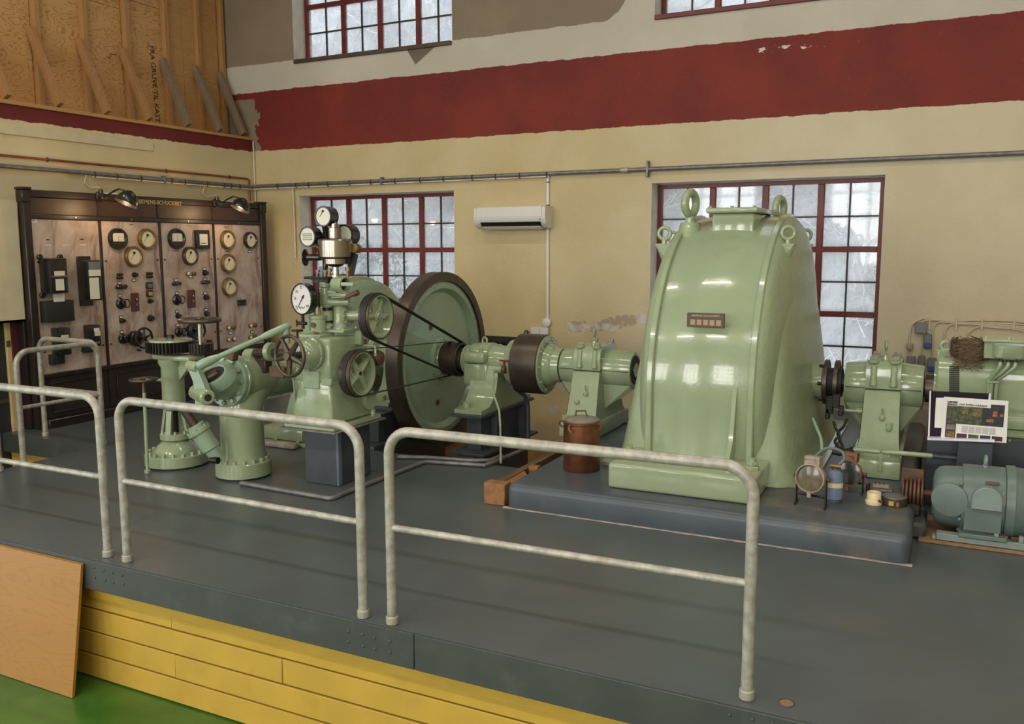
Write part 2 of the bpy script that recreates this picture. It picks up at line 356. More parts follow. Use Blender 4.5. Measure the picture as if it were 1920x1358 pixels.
def text(body, size, c, ux, uy, mt, parent, name='lettering', ext=.0012, sx=1.0, align='CENTER', shear=0, tracking=1.0, bold=0.0):
    cu = bpy.data.curves.new(name, 'FONT'); cu.body = body; cu.size = size; cu.extrude = ext; cu.align_x = align; cu.align_y = 'CENTER'; cu.resolution_u = 2; cu.shear = shear; cu.space_character = tracking; cu.offset = size*bold
    t = bpy.data.objects.new(name+'_source', cu); COL.objects.link(t)
    dg = bpy.context.evaluated_depsgraph_get(); me = bpy.data.meshes.new_from_object(t.evaluated_get(dg)); bpy.data.objects.remove(t)
    ux, uy = Vector(ux).normalized(), Vector(uy).normalized(); uz = ux.cross(uy)
    R = Matrix((ux*sx, uy, uz)).transposed().to_4x4(); me.transform(R); me.materials.clear(); me.materials.append(M[mt])
    o = bpy.data.objects.new(name, me); COL.objects.link(o); place(o, Vector(c), parent); return o
def arc(c, u, v, r, a0, a1, n=8):
    return [Vector(c)+Vector(u)*(r*math.cos(a0+(a1-a0)*k/n))+Vector(v)*(r*math.sin(a0+(a1-a0)*k/n)) for k in range(n+1)]
def spoked(parent, c, axis, R, r_rim, hub_r, hub_l, spokes, mt, spoke_w, flat_rim=None, a0=0.3, names=('rim', 'hub', 'spoke'), spoke_mt=None, rim_mt=None):
    """wheel: round rim (or flat band), hub and each spoke a part"""
    u, v, a = frame_of(axis); c = Vector(c); sm = spoke_mt or mt
    if flat_rim:
        w_, t_ = flat_rim; MB().lathe([(-w_/2, R-t_), (-w_/2, R), (w_/2, R), (w_/2, R-t_), ], c, axis, 48, close=True).build(names[0], rim_mt or mt, parent)
    else: MB().torus(c, axis, R-r_rim, r_rim, 40, 8).build(names[0], rim_mt or mt, parent)
    MB().cyl(c-a*hub_l/2, c+a*hub_l/2, hub_r, n=20, bev=hub_r*.15).build(names[1], sm, parent)
    for k in range(spokes):
        t = a0+2*PI*k/spokes; d = u*math.cos(t)+v*math.sin(t)
        MB().tube([c+d*hub_r*.6, c+d*(R-r_rim)], [spoke_w*.62, spoke_w*.42], 6).build(names[2], sm, parent)

# ================================================================== THE SETTING
YB, XL, ZF = 8.925, -8.19, -.78          # back wall, left wall, lower floor
W1X, W2X, ZW0, ZW1, ZU0, ZU1 = (-7.46, -5.17), (-2.80, -.55), .39, 2.41, 4.06, 6.1
bw = MB()
xs = [-9.3, W1X[0], W1X[1], W2X[0], W2X[1], 4.2]; zs = [ZF-.1, ZW0, ZW1, ZU0, ZU1, 6.6]
for i in range(5):
    for k in range(5):
        if i in (1, 3) and k in (1, 3): continue
        bw.box((xs[i], YB, zs[k]), (xs[i+1], YB+.36, zs[k+1]))
wall_back = struct(bw.build('wall_back', 'wall_back', world=True))
# plaster linings of the window openings
for (a, b), (z0, z1) in [(W, Z) for W in (W1X, W2X) for Z in ((ZW0, ZW1), (ZU0, ZU1))]:
    m = MB(); t = .004
    m.box((a, YB-.001, z0), (a+t, YB+.3, z1)); m.box((b-t, YB-.001, z0), (b, YB+.3, z1)); m.box((a, YB-.001, z1-t), (b, YB+.3, z1)); m.box((a, YB-.001, z0), (b, YB+.3, z0+t))
    m.build('reveal', 'reveal', wall_back)
tri = MB().loft([[PY(x, y, YB-q) for x, y in ((763, 94), (779, 121), (817, 86))] for q in (.0, .004)]); tri.build('bare_plaster_patch', mat('bare_taupe_plaster', (.16, .125, .09), .8), wall_back)
wl = MB(); wl.box((XL-.45, 5.36, ZF), (XL, YB, 3.13)); wl.box((XL-.45, 2.0, 1.06), (XL, 5.36, 3.13)); wl.box((XL-.45, 2.0, ZF), (XL, 4.55, 1.06))
wall_left = struct(wl.build('wall_left', 'wall_left', world=True))
MB().box((XL, 4.0, 2.845), (XL+.014, 7.30, 2.95), .003).build('cover_board', 'plain_wall', wall_left)
f_ = MB(); f_.box((-14, -8, ZF-.1), (4.2, YB, ZF)); struct(f_.build('floor', 'floor', world=True))
c_ = MB(); c_.box((-14, -8, 6.6), (4.2, YB+.3, 6.7)); struct(c_.build('ceiling', 'ceiling', world=True))
r_ = MB(); r_.box((4.2, -8, ZF), (4.4, YB+.3, 6.7)); struct(r_.build('wall_right', 'plain_wall', world=True))
# wall behind the camera, with its tall windows
fw = MB(); fx = [-14, -11.5, -9.3, -7.3, -5.1, -3.1, -.9, 1.1, 3.3, 4.2]
for i in range(9):
    if i % 2 == 0: fw.box((fx[i], -8.3, ZF), (fx[i+1], -8, 6.6))
    else: fw.box((fx[i], -8.3, ZF), (fx[i+1], -8, 1.2)); fw.box((fx[i], -8.3, 4.6), (fx[i+1], -8, 6.6))
struct(fw.build('wall_front', 'plain_wall', world=True))
for i in (1, 3, 5, 7):
    m = MB()
    for k in range(5): x = fx[i]+(fx[i+1]-fx[i])*k/4; m.box((x-.035, -8.2, 1.2), (x+.035, -8.1, 4.6))
    for k in range(6): z = 1.2+3.4*k/5; m.box((fx[i], -8.2, z-.035), (fx[i+1], -8.1, z+.035))
    struct(m.build('window_%d' % (5+i//2), 'window_red'))
# recess above the left wall: plywood, studs, braces, ledge
XP = -8.63
pl = MB().box((XP-.1, 2.0, 3.0), (XP-.02, YB, 6.6)); wlu = struct(pl.build('wall_left_upper', 'dark_room', world=True))
for k, y in enumerate([4.08, 5.10, 6.24-.03, 7.37-.03, 8.45]):
    y1 = [5.09, 6.20, 7.33, 8.44, YB-.005][k]
    for z0, z1 in ((3.14, 4.46+.13*(k % 2)), (4.465+.13*(k % 2), 6.58)): MB().box((XP-.02, y, z0), (XP, y1, z1)).build('plywood_panel', 'plywood', wlu)
SY = [5.12, 5.68, 6.24, 6.81, 7.37, 7.94, 8.45, 8.86]
for i, y in enumerate(SY):
    MB().box((XP+.001, y-.04+.01, 3.171), (XP+.07, y+.03, 6.58), .003).build('stud', 'stud', wlu)
    if i > 0:
        a, b = Vector((XP+.03, y-.065, 4.0)), Vector((XL-.03, y-.065, 3.2)); d = (b-a).normalized(); n = Vector((d.z, 0, -d.x))
        MB().loft([[p+n*.045*sx+Vector((0, .024*sy, 0)) for sx, sy in ((-1, -1), (1, -1), (1, 1), (-1, 1))] for p in (a, b)]).build('brace', 'brace_grey' if i > 4 else 'brace', wlu)
for (ya, yb) in ((7.97, 8.22), (8.225, 8.42), (8.50, 8.80)): MB().box((XP+.0005, ya, 3.172), (XP+.018, yb, 6.58), .002).build('board', 'ledge', wlu)
struct(MB().box((XP, 2.0, 3.131), (XL+.02, YB-.002, 3.17), .004).build('trim_1', 'ledge', world=True))
_up, _rt = Vector((0, 0, 1)), Vector((0, 1, 0))
text('FRA GRUVE TIL KAST', .098, PX(290, 158, XP+.003), (0, .035, -1), (0, 1, .035), 'ink', wlu, 'handwriting', .0006, 1.0, tracking=.96)
MB().tube([PX(x, y, XP+.003) for x, y in ((218, 103), (207, 101), (205, 110), (209, 104), (205, 110), (201, 106))], .003, 5).build('handwriting', 'ink', wlu)

# deck, pit, fascia, plank wall
dk = MB()
dk.box((-6.67, 3.20, -.16), (4.2, 6.1, 0)); dk.box((XL, 5.17, -.16), (-6.67, 6.1, 0)); dk.box((XL, 6.1, -.16), (-4.93, YB, 0)); dk.box((-2.62, 6.1, -.16), (4.2, YB, 0))
deck = struct(dk.build('deck', 'deck', world=True))
MB().box((-4.93, 6.1, -.6), (-2.62, YB, -.5)).build('pit_floor', 'concrete_rubble', deck)
for k in range(9): MB().box((-4.92, 6.3+k*.29, -.5), (-2.63, 6.3+k*.29+.28, -.47), .004).build('plank', 'wood_orange', deck)
fb = MB(); fb.box((-6.672, 3.188, -.178), (-2.09, 3.2, -.004), .003); fb.box((-2.086, 3.188, -.178), (4.2, 3.2, -.004), .003)
fascia = struct(fb.build('trim_2', 'fascia', world=True))
struct(MB().box((XL, 5.158, -.178), (-6.672, 5.17, -.002)).build('trim_3', 'fascia', world=True))
rv = MB(); rv.ball((0, 0, 0), .0085, 8, 4, (0, -1, 0), .6, 0); rme = bpy.data.meshes.new('rivet'); rme.from_pydata(rv.v, [], rv.f); rme.materials.append(M['fascia']); rme.polygons.foreach_set('use_smooth', [True]*len(rme.polygons))
for px, py in ((176, 1065), (194, 1070), (211, 1074), (229, 1079), (178, 1083), (197, 1088), (212, 1093), (231, 1096), (653, 1184), (680, 1190), (702, 1196), (731, 1203), (653, 1204), (681, 1212), (703, 1217), (731, 1224), (1368, 1341), (1411, 1350), (1448, 1357)):
    inst(rme, 'rivet', PY(px, py, 3.188), fascia)
wp = MB().box((-6.67, 3.30, ZF), (4.2, 3.4, -.16)); wpl = struct(wp.build('wall_platform', 'yellow', world=True))
MB().box((-6.67, 3.255, -.262), (4.2, 3.30, -.178)).build('plank', 'yellow', wpl)
zj = [-.265, -.345, -.488, -.632, ZF+.002]
for k in range(4):
    xj = [[-6.66, -3.73, .9, 4.2], [-6.66, -2.95, 1.8, 4.2], [-6.66, -3.72, -.2, 4.2], [-6.66, -2.6, 2.1, 4.2]][k]
    for i in range(len(xj)-1): MB().box((xj[i]+.0012, 3.272-.002*((i+k) % 2), zj[k+1]+.006), (xj[i+1]-.0012, 3.30, zj[k]-.004), .003).build('plank', 'yellow', wpl)
wp2 = MB().box((XL, 5.23, ZF), (-6.67, 5.30, -.16)); struct(wp2.build('wall_stair', 'yellow', world=True))
MB().box((-6.72, 3.4, ZF), (-6.67, 5.17, -.16)).build('stair_side_board', 'yellow', wpl)
hole = MB().cyl((-.46, 3.30, -.01), (-.46, 3.30, .0012), .028, n=20); hole.build('pipe_socket_hole', 'chipboard', deck)
MB().torus((-.46, 3.30, .001), (0, 0, 1), .029, .003, 20, 6).build('socket_rim', 'fascia', deck)
# plinth under the generator
pb = MB().box((-2.58, 5.10, -.05), (-.09, YB, .175), .055, 4); plinth = struct(pb.build('plinth', 'plinth', world=True))
MB().box((-2.60, 5.083, .0), (-.075, 5.12, .007), .003).build('mortar_line', 'concrete_rubble', plinth)
struct(MB().box((-.9, YB-.035, .0), (4.2, YB, .07), .004).build('baseboard_back', 'wood_orange', world=True))

# windows: frame, mullions, glazing bars and panes
def window(n, x0, x1, z0, z1, rows, sillmat=None):
    y = YB+.25; fr = MB(); e = .045
    fr.box((x0, y-.03, z1-e), (x1, y+.03, z1)); fr.box((x0, y-.03, z0), (x1, y+.03, z0+e)); fr.box((x0, y-.03, z0+e), (x0+e, y+.03, z1-e)); fr.box((x1-e, y-.03, z0+e), (x1, y+.03, z1-e))
    win = struct(fr.build('window_%d' % n, 'window_red')); cw, rh = (x1-x0-e*2)/4, (z1-z0-e*2)/rows; X0, Z0 = x0+e, z0+e
    for i in range(1, 4): MB().box((X0+i*cw-.032, y-.028, z0+e), (X0+i*cw+.032, y+.028, z1-e), .006).build('mullion', 'window_red', win)
    for k in range(1, rows): MB().box((X0, y-.026, Z0+k*rh-.028), (x1-e, y+.026, Z0+k*rh+.028), .006).build('transom', 'window_red', win)
    me = None
    for i in range(4):
        MB().box((X0+(i+.5)*cw-.008, y-.014, z0+e), (X0+(i+.5)*cw+.008, y+.010, z1-e)).build('glazing_bar', 'glaze_bar', win)
        for k in range(rows*2):
            c = Vector((X0+(i+.25)*cw, y+.002, Z0+(k+.5)*rh/2))
            for q in (0, 1):
                cc = c+Vector((q*cw/2, 0, 0))
                if me is None: o = MB().box(cc-Vector((cw/4, .002, rh/4)), cc+Vector((cw/4, .002, rh/4))).build('pane', 'glass', win); me = o.data
                else: inst(me, 'pane', cc, win)
    for k in range(rows): MB().box((X0, y-.014, Z0+(k+.5)*rh-.008), (x1-e, y+.010, Z0+(k+.5)*rh+.008)).build('glazing_bar', 'glaze_bar', win)
    if sillmat: MB().box((x0-.0, YB-.03, z0-.035), (x1, y-.03, z0+.012), .004).build('sill', sillmat, win)
    return win
window(1, W1X[0]+.01, W1X[1]-.01, ZW0+.005, ZW1-.01, 3, 'reveal'); window(2, W2X[0]+.01, W2X[1]-.01, ZW0+.005, ZW1-.01, 3, 'reveal')
window(3, W1X[0]+.01, W1X[1]-.01, ZU0+.005, ZU1-.01, 3, 'sill'); window(4, W2X[0]+.01, W2X[1]-.01, ZU0+.005, ZU1-.01, 3, 'window_red')
# outside: a brushy slope behind the hall
hm = MB(); nx, nz = 40, 26
for j in range(nz+1):
    for i in range(nx+1):
        x = -24+34*i/nx; t = j/nz; z = -1+11*t; y = 11.6+3.4*t+.5*math.sin(x*1.7+z)+.4*math.sin(x*3.1-z*2.3)
        hm.v.append((x, y, z))
hm.f = [(j*(nx+1)+i, j*(nx+1)+i+1, (j+1)*(nx+1)+i+1, (j+1)*(nx+1)+i) for j in range(nz) for i in range(nx)]
hl = struct(hm.build('hillside', 'hill', world=True))
tw = MB(); rr = random.Random(3)
for k in range(1500):
    x = rr.uniform(-13.5, 1.2); z = rr.uniform(-.2, 6.2); p = Vector((x, rr.uniform(10.1, 11.4), z)); pts = [p]; d = Vector((rr.uniform(-1, 1), rr.uniform(-.3, .3), rr.uniform(.1, 1.2))).normalized()
    for q in range(4): d = (d+Vector((rr.uniform(-.5, .5), rr.uniform(-.2, .2), rr.uniform(-.45, .35)))).normalized(); pts.append(pts[-1]+d*rr.uniform(.12, .3))
    tw.tube(pts, [.009, .007, .006, .004, .002], 3)
tw = tw.build('bare_brushwood', 'twig', hl, world=False); tw['kind'] = 'stuff'

for k, (x, z, r) in enumerate(((-6.6, 1.35, .45), (-7.1, 1.55, .40), (-6.4, .75, .5), (-7.6, .6, .5), (-8.2, 1.5, .35), (-5.9, .2, .5))):
    m = MB()
    for q in range(420):
        d = Vector((rr.gauss(0, 1), rr.gauss(0, .6), rr.gauss(0, 1))).normalized()*r*rr.uniform(.3, 1)**.5; p = Vector((x-.6, 10.3, z))+d; a = Vector((rr.gauss(0, 1), rr.gauss(0, 1), rr.gauss(0, 1))).normalized()*.045; b = a.cross(Vector((rr.gauss(0, 1), rr.gauss(0, 1), rr.gauss(0, 1)))).normalized()*.02
        m.add([p-a, p+b, p+a, p-b], [(0, 1, 2, 3)])
    o = m.build('shrub', 'moss', hl); o['kind'] = 'stuff'
# door opening at the foot of the left wall
dr = struct(MB().box((XL-.44, 4.56, ZF), (XL-.40, 5.36, 1.06)).build('door_1', 'dark_room'))  # dark back sheet stands in for the unlit room behind
XD = -7.97
for (pa, pb, nm, mt) in ((34, 45, 'jamb', 'cream_trim'), (20, 33, 'leaf', 'maroon'), (10, 19, 'stop', 'cream_trim')):
    MB().box((XD-.03, PX(pa, 612, XD).y, ZF), (XD, PX(pb, 612, XD).y, 1.058), .003).build(nm, mt, dr)
MB().box((XD-.05, 4.58, ZF), (XD-.031, PX(10, 612, XD).y, 1.058)).build('doorway_shade_sheet', 'dark_room', dr); MB().box((XD-.03, 4.58, .28), (XD-.02, PX(9, 612, XD).y, .32), .003).build('shelf_edge', 'sill', dr)  # dark sheet stands in for the shade inside the doorway
MB().cyl((XL+.1, 5.05, .05), (XL+.22, 5.05, .05), .02).build('door_handle', 'bright_steel', dr)
hg = MB().box((XD, PX(11, 640, XD).y, .82), (XD+.006, PX(19, 640, XD).y, .88), .002); hg.build('hinge', 'brass', dr)
wall_panel = struct(MB().box((XL+.005, 2.2, 1.06), (-7.86, 5.38, 1.08)).box((-7.88, 2.2, 1.06), (-7.86, 5.38, 2.2)).build('wall_left_panel', 'plain_wall'))

# ================================================================== THE LINE SHAFT
Y0, Z0 = 7.0, .715
AX = Vector((1, 0, 0)); UP = Vector((0, 0, 1)); FR = Vector((0, -1, 0))
def A(x, dy=0, dz=0): return Vector((x, Y0+dy, Z0+dz))
def lx(prof, n=48): return MB().lathe([(h, r) for h, r in prof], (0, Y0, Z0), AX, n, close=abs(prof[0][1]-prof[-1][1]) < 1e-6 and prof[0][1] > .03)     # revolve about the shaft axis, h = world x

# ---- flywheel
t = thing('flywheel', 'large green solid disc flywheel with a brown steel rim standing in the pit', 'flywheel', (-4.23, Y0, -.10))
R = .807
m = MB(); m.lathe([(-4.30, R-.082), (-4.30, R-.006), (-4.294, R), (-4.176, R), (-4.17, R-.006), (-4.17, R-.082)], (0, Y0, Z0), AX, 96, close=True); m.build('rim', 'brown_steel', t)
lx([(-4.285, .061), (-4.285, R-.081), (-4.195, R-.081), (-4.185, R-.10), (-4.185, R-.15), (-4.20, R-.165), (-4.235, R-.19), (-4.225, .30), (-4.21, .22), (-4.21, .061)], 96).build('disc', 'green_blue', t)
lx([(-4.225, .061), (-4.225, .205), (-4.20, .21), (-4.175, .20), (-4.17, .16), (-4.16, .155), (-4.16, .061)]).build('hub', 'green_blue', t)
for px, py in ((808, 614), (821, 755)): c = PX(px, py, -4.222); MB().cyl(c-AX*.012, c+AX*.002, .028, n=20).build('lightening_hole', 'rust', t)
bolts(t, ring_pts(A(-4.185), AX, R-.12, 14), AX, .010, .008, 'green_blue', 'rim_screw')
bolts(t, ring_pts(A(-4.165), AX, .185, 8), AX, .012, .014, 'green_blue')

# ---- belt drum, shaft
t = thing('belt_drum', 'brown two-step belt drum on the shaft right of the flywheel', 'pulley', A(-4.1))
m = MB(); m.lathe([(-4.16, .125), (-4.16, .152), (-4.155, .155), (-4.075, .155), (-4.07, .147), (-4.06, .147), (-4.055, .155), (-3.985, .155), (-3.98, .150), (-3.98, .138), (-4.10, .135)], (0, Y0, Z0), AX, 48, close=True); m.build('rim', 'brown_steel', t)
lx([(-4.158, .061), (-4.158, .136), (-4.10, .136), (-4.10, .061)]).build('web', 'brown_steel', t)
lx([(-4.10, .061), (-4.10, .112), (-3.955, .112), (-3.95, .107), (-3.95, .061)]).build('collar', 'brown_steel', t)
t = tag(lx([(-5.0, .001), (-5.0, .06), (-2.3, .06), (-2.3, .001)], 24).build('main_shaft', 'bright_steel'), 'bright steel shaft running from the turbine through the flywheel to the generator', 'shaft')

# ---- first bearing, on a blue beam
t = thing('bearing_pedestal', 'green split bearing with a red tap between the belt drum and brown coupling', 'bearing', (-3.66, Y0, -.16))
lx([(-3.94, .061), (-3.94, .13), (-3.93, .14), (-3.86, .145), (-3.845, .165), (-3.66, .17), (-3.645, .15), (-3.54, .148), (-3.50, .135), (-3.47, .132), (-3.47, .061)]).build('housing', 'green', t)
MB().box((-3.86, Y0-.23, Z0-.0), (-3.64, Y0+.23, Z0+.10), .03, 3).build('cap', 'green', t)
MB().box((-3.865, Y0-.20, Z0-.20), (-3.625, Y0+.20, Z0-.003), .02, 2).build('body', 'green', t)
prof = [(-.18, Z0-.02), (-.20, .56), (-.235, .46), (-.30, .39), (-.36, .355), (-.5, .345), (-.5, .31), (.5, .31), (.5, .345), (.36, .355), (.30, .39), (.235, .46), (.20, .56), (.18, Z0-.02)]
m = MB(); m.loft([[Vector((x, Y0+y, z)) for y, z in prof] for x in (-3.79, -3.52)]); m.build('base', 'green', t)
MB().torus(A(-3.75, 0, .185), (0.35, 1, 0), .030, .010, 24, 8).cyl(A(-3.75, 0, .09), A(-3.75, 0, .16), .014).build('eyebolt', 'green', t)
for sx in (-.075, .06):
    for sy in (-.19, .19): MB().cyl(A(-3.75+sx, sy, .095), A(-3.75+sx, sy, .135), .022, n=6, bev=.004).build('cap_nut', 'green', t)
for y in (-.42, .42): MB().cyl((-3.71, Y0+y, .345), (-3.71, Y0+y, .40), .034, n=20, bev=.006).build('foot_bolt', 'green', t)
c = PY(938, 693, 6.78); MB().cyl(c+Vector((-.06, 0, 0)), c+Vector((.02, 0, 0)), .030, n=16).cyl(c, c+Vector((0, 0, -.03)), .014).build('drain_valve', 'green', t)
MB().cyl(c+Vector((.02, 0, 0)), c+Vector((.055, 0, 0)), .034, n=16).build('valve_union', 'rust', t)
MB().cyl(c+Vector((.035, 0, .02)), c+Vector((.035, 0, .075)), .008).box(c+Vector((-.01, -.008, .073)), c+Vector((.08, .008, .088)), .003).build('tap', 'red_knob', t)
c2 = PY(935, 775, 6.62)
MB().tube([c+Vector((-.05, 0, -.01)), PY(925, 700, 6.72), PY(924, 735, 6.66), PY(936, 770, 6.50), PY(938, 800, 6.45)], .0105, 10).tube([PY(938, 800, 6.45), PZ(939, 868, .035)], .009, 8).build('drain_pipe', 'green', t)
# its blue steel stand
s = thing('steel_stand', 'dark blue steel beam stand under the bearing beside the flywheel', 'stand', (-3.66, Y0, -.47))
MB().box((-3.81, 6.46, .282), (-3.50, 7.54, .308), .003).build('top_flange', 'blue', s)
MB().box((-3.70, 6.56, -.02), (-3.56, 7.50, .281), .004).build('web', 'blue', s)
MB().box((-3.80, 6.42, -.045), (-3.46, 7.54, -.02), .003).build('bottom_flange', 'blue', s)
MB().box((-3.72, 6.40, -.47), (-3.55, 7.50, -.046), .003).build('post', 'blue', s)
for y in (6.75, 7.3):
    for a, b in ((-3.80, -3.71), (-3.555, -3.50)): MB().box((a, y, -.019), (b, y+.012, .28)).build('gusset', 'blue', s)
# second stand and bearing left of the flywheel
t = thing('inner_bearing', 'green bearing half hidden between the turbine casing and the flywheel', 'bearing', (-4.62, Y0, .31))
lx([(-4.92, .061), (-4.92, .22), (-4.86, .22), (-4.84, .15), (-4.74, .15), (-4.72, .18), (-4.52, .18), (-4.50, .14), (-4.42, .135), (-4.42, .061)]).build('housing', 'green', t)
m = MB(); m.loft([[Vector((x, Y0+y, z)) for y, z in prof] for x in (-4.74, -4.48)]); m.build('base', 'green', t)
for y in (-.42, .42): MB().cyl((-4.6, Y0+y, .345), (-4.6, Y0+y, .40), .034, n=20, bev=.006).build('foot_bolt', 'green', t)
s = thing('steel_stand', 'dark blue steel box stand between the governor and the flywheel', 'stand', (-4.6, Y0-.1, -.47))
MB().box((-4.80, 6.44, .282), (-4.40, 7.54, .308), .003).build('top_flange', 'blue', s)
MB().box((-4.74, 6.25, .03), (-4.42, 7.45, .281), .004).build('column', 'blue', s)
MB().box((-4.90, 6.12, -.10), (-4.38, 7.5, .03), .01, 2).build('bottom_box', 'blue', s)
MB().box((-4.86, 6.2, -.47), (-4.42, 7.4, -.10), .004).build('post', 'blue', s)

# ---- coupling
t = thing('shaft_coupling', 'brown steel drum coupling with a green bolted flange between the two green bearings', 'coupling', A(-3.3))
lx([(-3.46, .061), (-3.46, .205), (-3.40, .215), (-3.385, .23), (-3.385, .061)]).build('rear_flange', 'green', t)
m = MB(); m.lathe([(-3.38, .20), (-3.38, .258), (-3.372, .266), (-3.128, .266), (-3.12, .258), (-3.12, .20)], (0, Y0, Z0), AX, 64, close=True); m.build('drum', 'brown_steel', t)
lx([(-3.13, .061), (-3.13, .252), (-3.112, .258), (-3.105, .25), (-3.105, .215), (-3.095, .19), (-3.05, .175), (-3.03, .155), (-2.965, .150), (-2.965, .061)], 64).build('front_flange', 'green', t)
bolts(t, ring_pts(A(-3.108), AX, .225, 10), AX, .014, .016, 'green')
for q in (0.9, 2.0, 4.2): MB().tube([A(-3.10, .20*math.cos(q+d), .20*math.sin(q+d)) for d in (-.18, -.06, .06, .18)], .008, 6).build('lock_wire', 'galv_dark', t)

# ---- the two tall pedestal bearings on the plinth
def pedestal(name, label, xc, wid, r0, xl, xr, extra, hf=.72):
    t = thing(name, label, 'bearing', (xc, Y0, .175)); h = wid/2
    pr = [(-.385, .175), (-.385, .26), (-.36, .31), (-.325, .37), (-.265, .56), (-.222, .70), (-.212, Z0-.003), (.212, Z0-.003), (.222, .70), (.265, .56), (.325, .37), (.36, .31), (.385, .26), (.385, .175)]
    wd = [h+.03, h+.03, h+.022, h+.012, h+.004, h, h]
    wd = wd+wd[::-1]
    MB().loft([[Vector((xc+sg*w_, Y0+y, z)) for (y, z), w_ in zip(pr, wd)] for sg in (-1, 1)]).build('column', 'green_rough', t, 30)
    MB().box((xc-h-.047, Y0-hf, .177), (xc+h+.047, Y0+hf, .305), .012, 2).build('foot', 'green', t)
    lx([(xl, r0*.72), (xl, r0*.97), (xl+.012, r0), (xc-h, r0*1.08), (xc+h, r0*1.08), (xr-.012, r0), (xr, r0*.97), (xr, r0*.72)], 48).build('housing', 'green', t)
    # oil sump under each end of the housing
    for a, b in ((xc-h+.002, xl+.01), (xc+h-.002, xr-.01)):
        MB().loft([[Vector((a, Y0-.13, Z0-.12)), Vector((a, Y0+.13, Z0-.12)), Vector((a, Y0+.11, Z0-.34)), Vector((a, Y0-.11, Z0-.34))], [Vector((b, Y0-.10, Z0-.125)), Vector((b, Y0+.10, Z0-.125)), Vector((b, Y0+.07, Z0-r0-.015)), Vector((b, Y0-.07, Z0-r0-.015))]]).build('oil_sump', 'green', t)
    m = MB(); cp = [(-.21, Z0+.003), (-.215, Z0+.10), (-.20, Z0+.165), (-.16, Z0+.20), (.16, Z0+.20), (.20, Z0+.165), (.215, Z0+.10), (.21, Z0+.003)]
    m.loft([[Vector((xc+sg*h, Y0+y, z)) for y, z in cp] for sg in (-1, 1)]); m.build('cap', 'green', t, 30)
    for sx in (-.62, .62):
        for sy in (-1, 1):
            c = Vector((xc+sx*h*1.0, Y0+sy*.165, Z0+.185)); MB().cyl(c, c+UP*.025, .040, n=16, bev=.005).cyl(c+UP*.025, c+UP*.05, .030, n=6, bev=.004).build('cap_nut', 'galv' if sy > 0 else 'green', t)
    for sx in (-.55, .6): MB().cyl((xc+sx*h, Y0-.216, Z0+.02), (xc+sx*h, Y0-.19, Z0+.17), .026, n=14, bev=.005).build('boss', 'green_rough', t)
    c = Vector((xc, Y0-.03, Z0+.20)); MB().cyl(c, c+UP*.03, .030, .02, 16).cyl(c+UP*.03, c+UP*.07, .010).torus(c+UP*.105, (1, .15, 0), .030, .010, 24, 8).build('eyebolt', 'green', t)
    lx([(xl-.004, .055), (xl-.004, r0*.80), (xl+.004, r0*.80), (xl+.004, .055)]).build('seal_ring', 'black_matt', t)
    lx([(xr-.004, .055), (xr-.004, r0*.80), (xr+.004, r0*.80), (xr+.004, .055)]).build('seal_ring', 'black_matt', t)
    # the dark parting line between cap and base, and small fittings on the column face
    m = MB(); m.box((xc-h-.002, Y0-.222, Z0-.004), (xc+h+.002, Y0+.222, Z0+.003)); m.build('joint_line', 'black_matt', t)
    MB().box((xl+.012, Y0-r0*1.075, Z0-.002), (xr-.012, Y0+r0*1.075, Z0+.002)).build('joint_line', 'black_matt', t)
    for ex in extra:
        y = Y0-np.interp(ex[1], [.37, .56, .70], [.325, .265, .222]); c = Vector((xc+ex[0], y-.004, ex[1]))
        m = MB().lathe([(0, .020), (.012, .022), (.02, .012)], c, FR, 14)
        if ex[2]: m.tube([c+FR*.008, c+FR*.010+UP*.045, c+FR*.012+UP*.07], .006, 8)
        m.build('oil_fitting', 'green', t)
    for sx in (-1, 1): 
        c = Vector((xc+sx*(h+.005), Y0-hf+.06, .305)); MB().cyl(c, c+UP*.045, .034, n=6, bev=.003).build('foot_bolt', 'green', t)
    return t
p2 = pedestal('bearing_pedestal', 'tall green pedestal bearing left of the generator, behind the copper can', -2.665, .235, .152, -2.95, -2.31, [(.02, .53, True), (-.05, .46, False)], .42)
p3 = pedestal('bearing_pedestal', 'tall green pedestal bearing right of the generator, behind the work lamps', -.365, .235, .165, -.635, -.10, [(.01, .52, True), (.06, .45, False), (.06, .475, False)])
c = PY(1630, 772, 6.84); MB().cyl(PY(1570, 769, 6.84), c, .014).cyl(PY(1606, 770.5, 6.84), c, .026, n=12).build('brush_rod', 'green', p3)
t = tag(lx([(-.79, .001), (-.79, .068), (.05, .068), (.05, .001)], 24).build('exciter_shaft', 'dark_steel'), 'dark steel shaft joining the generator to the exciter through the right pedestal bearing', 'shaft')
tag(lx([(-.09, .07), (-.09, .105), (-.03, .105), (-.03, .07)], 24).build('shaft_collar', 'brown_steel'), 'dark brown collar on the shaft between right pedestal bearing and exciter', 'collar')
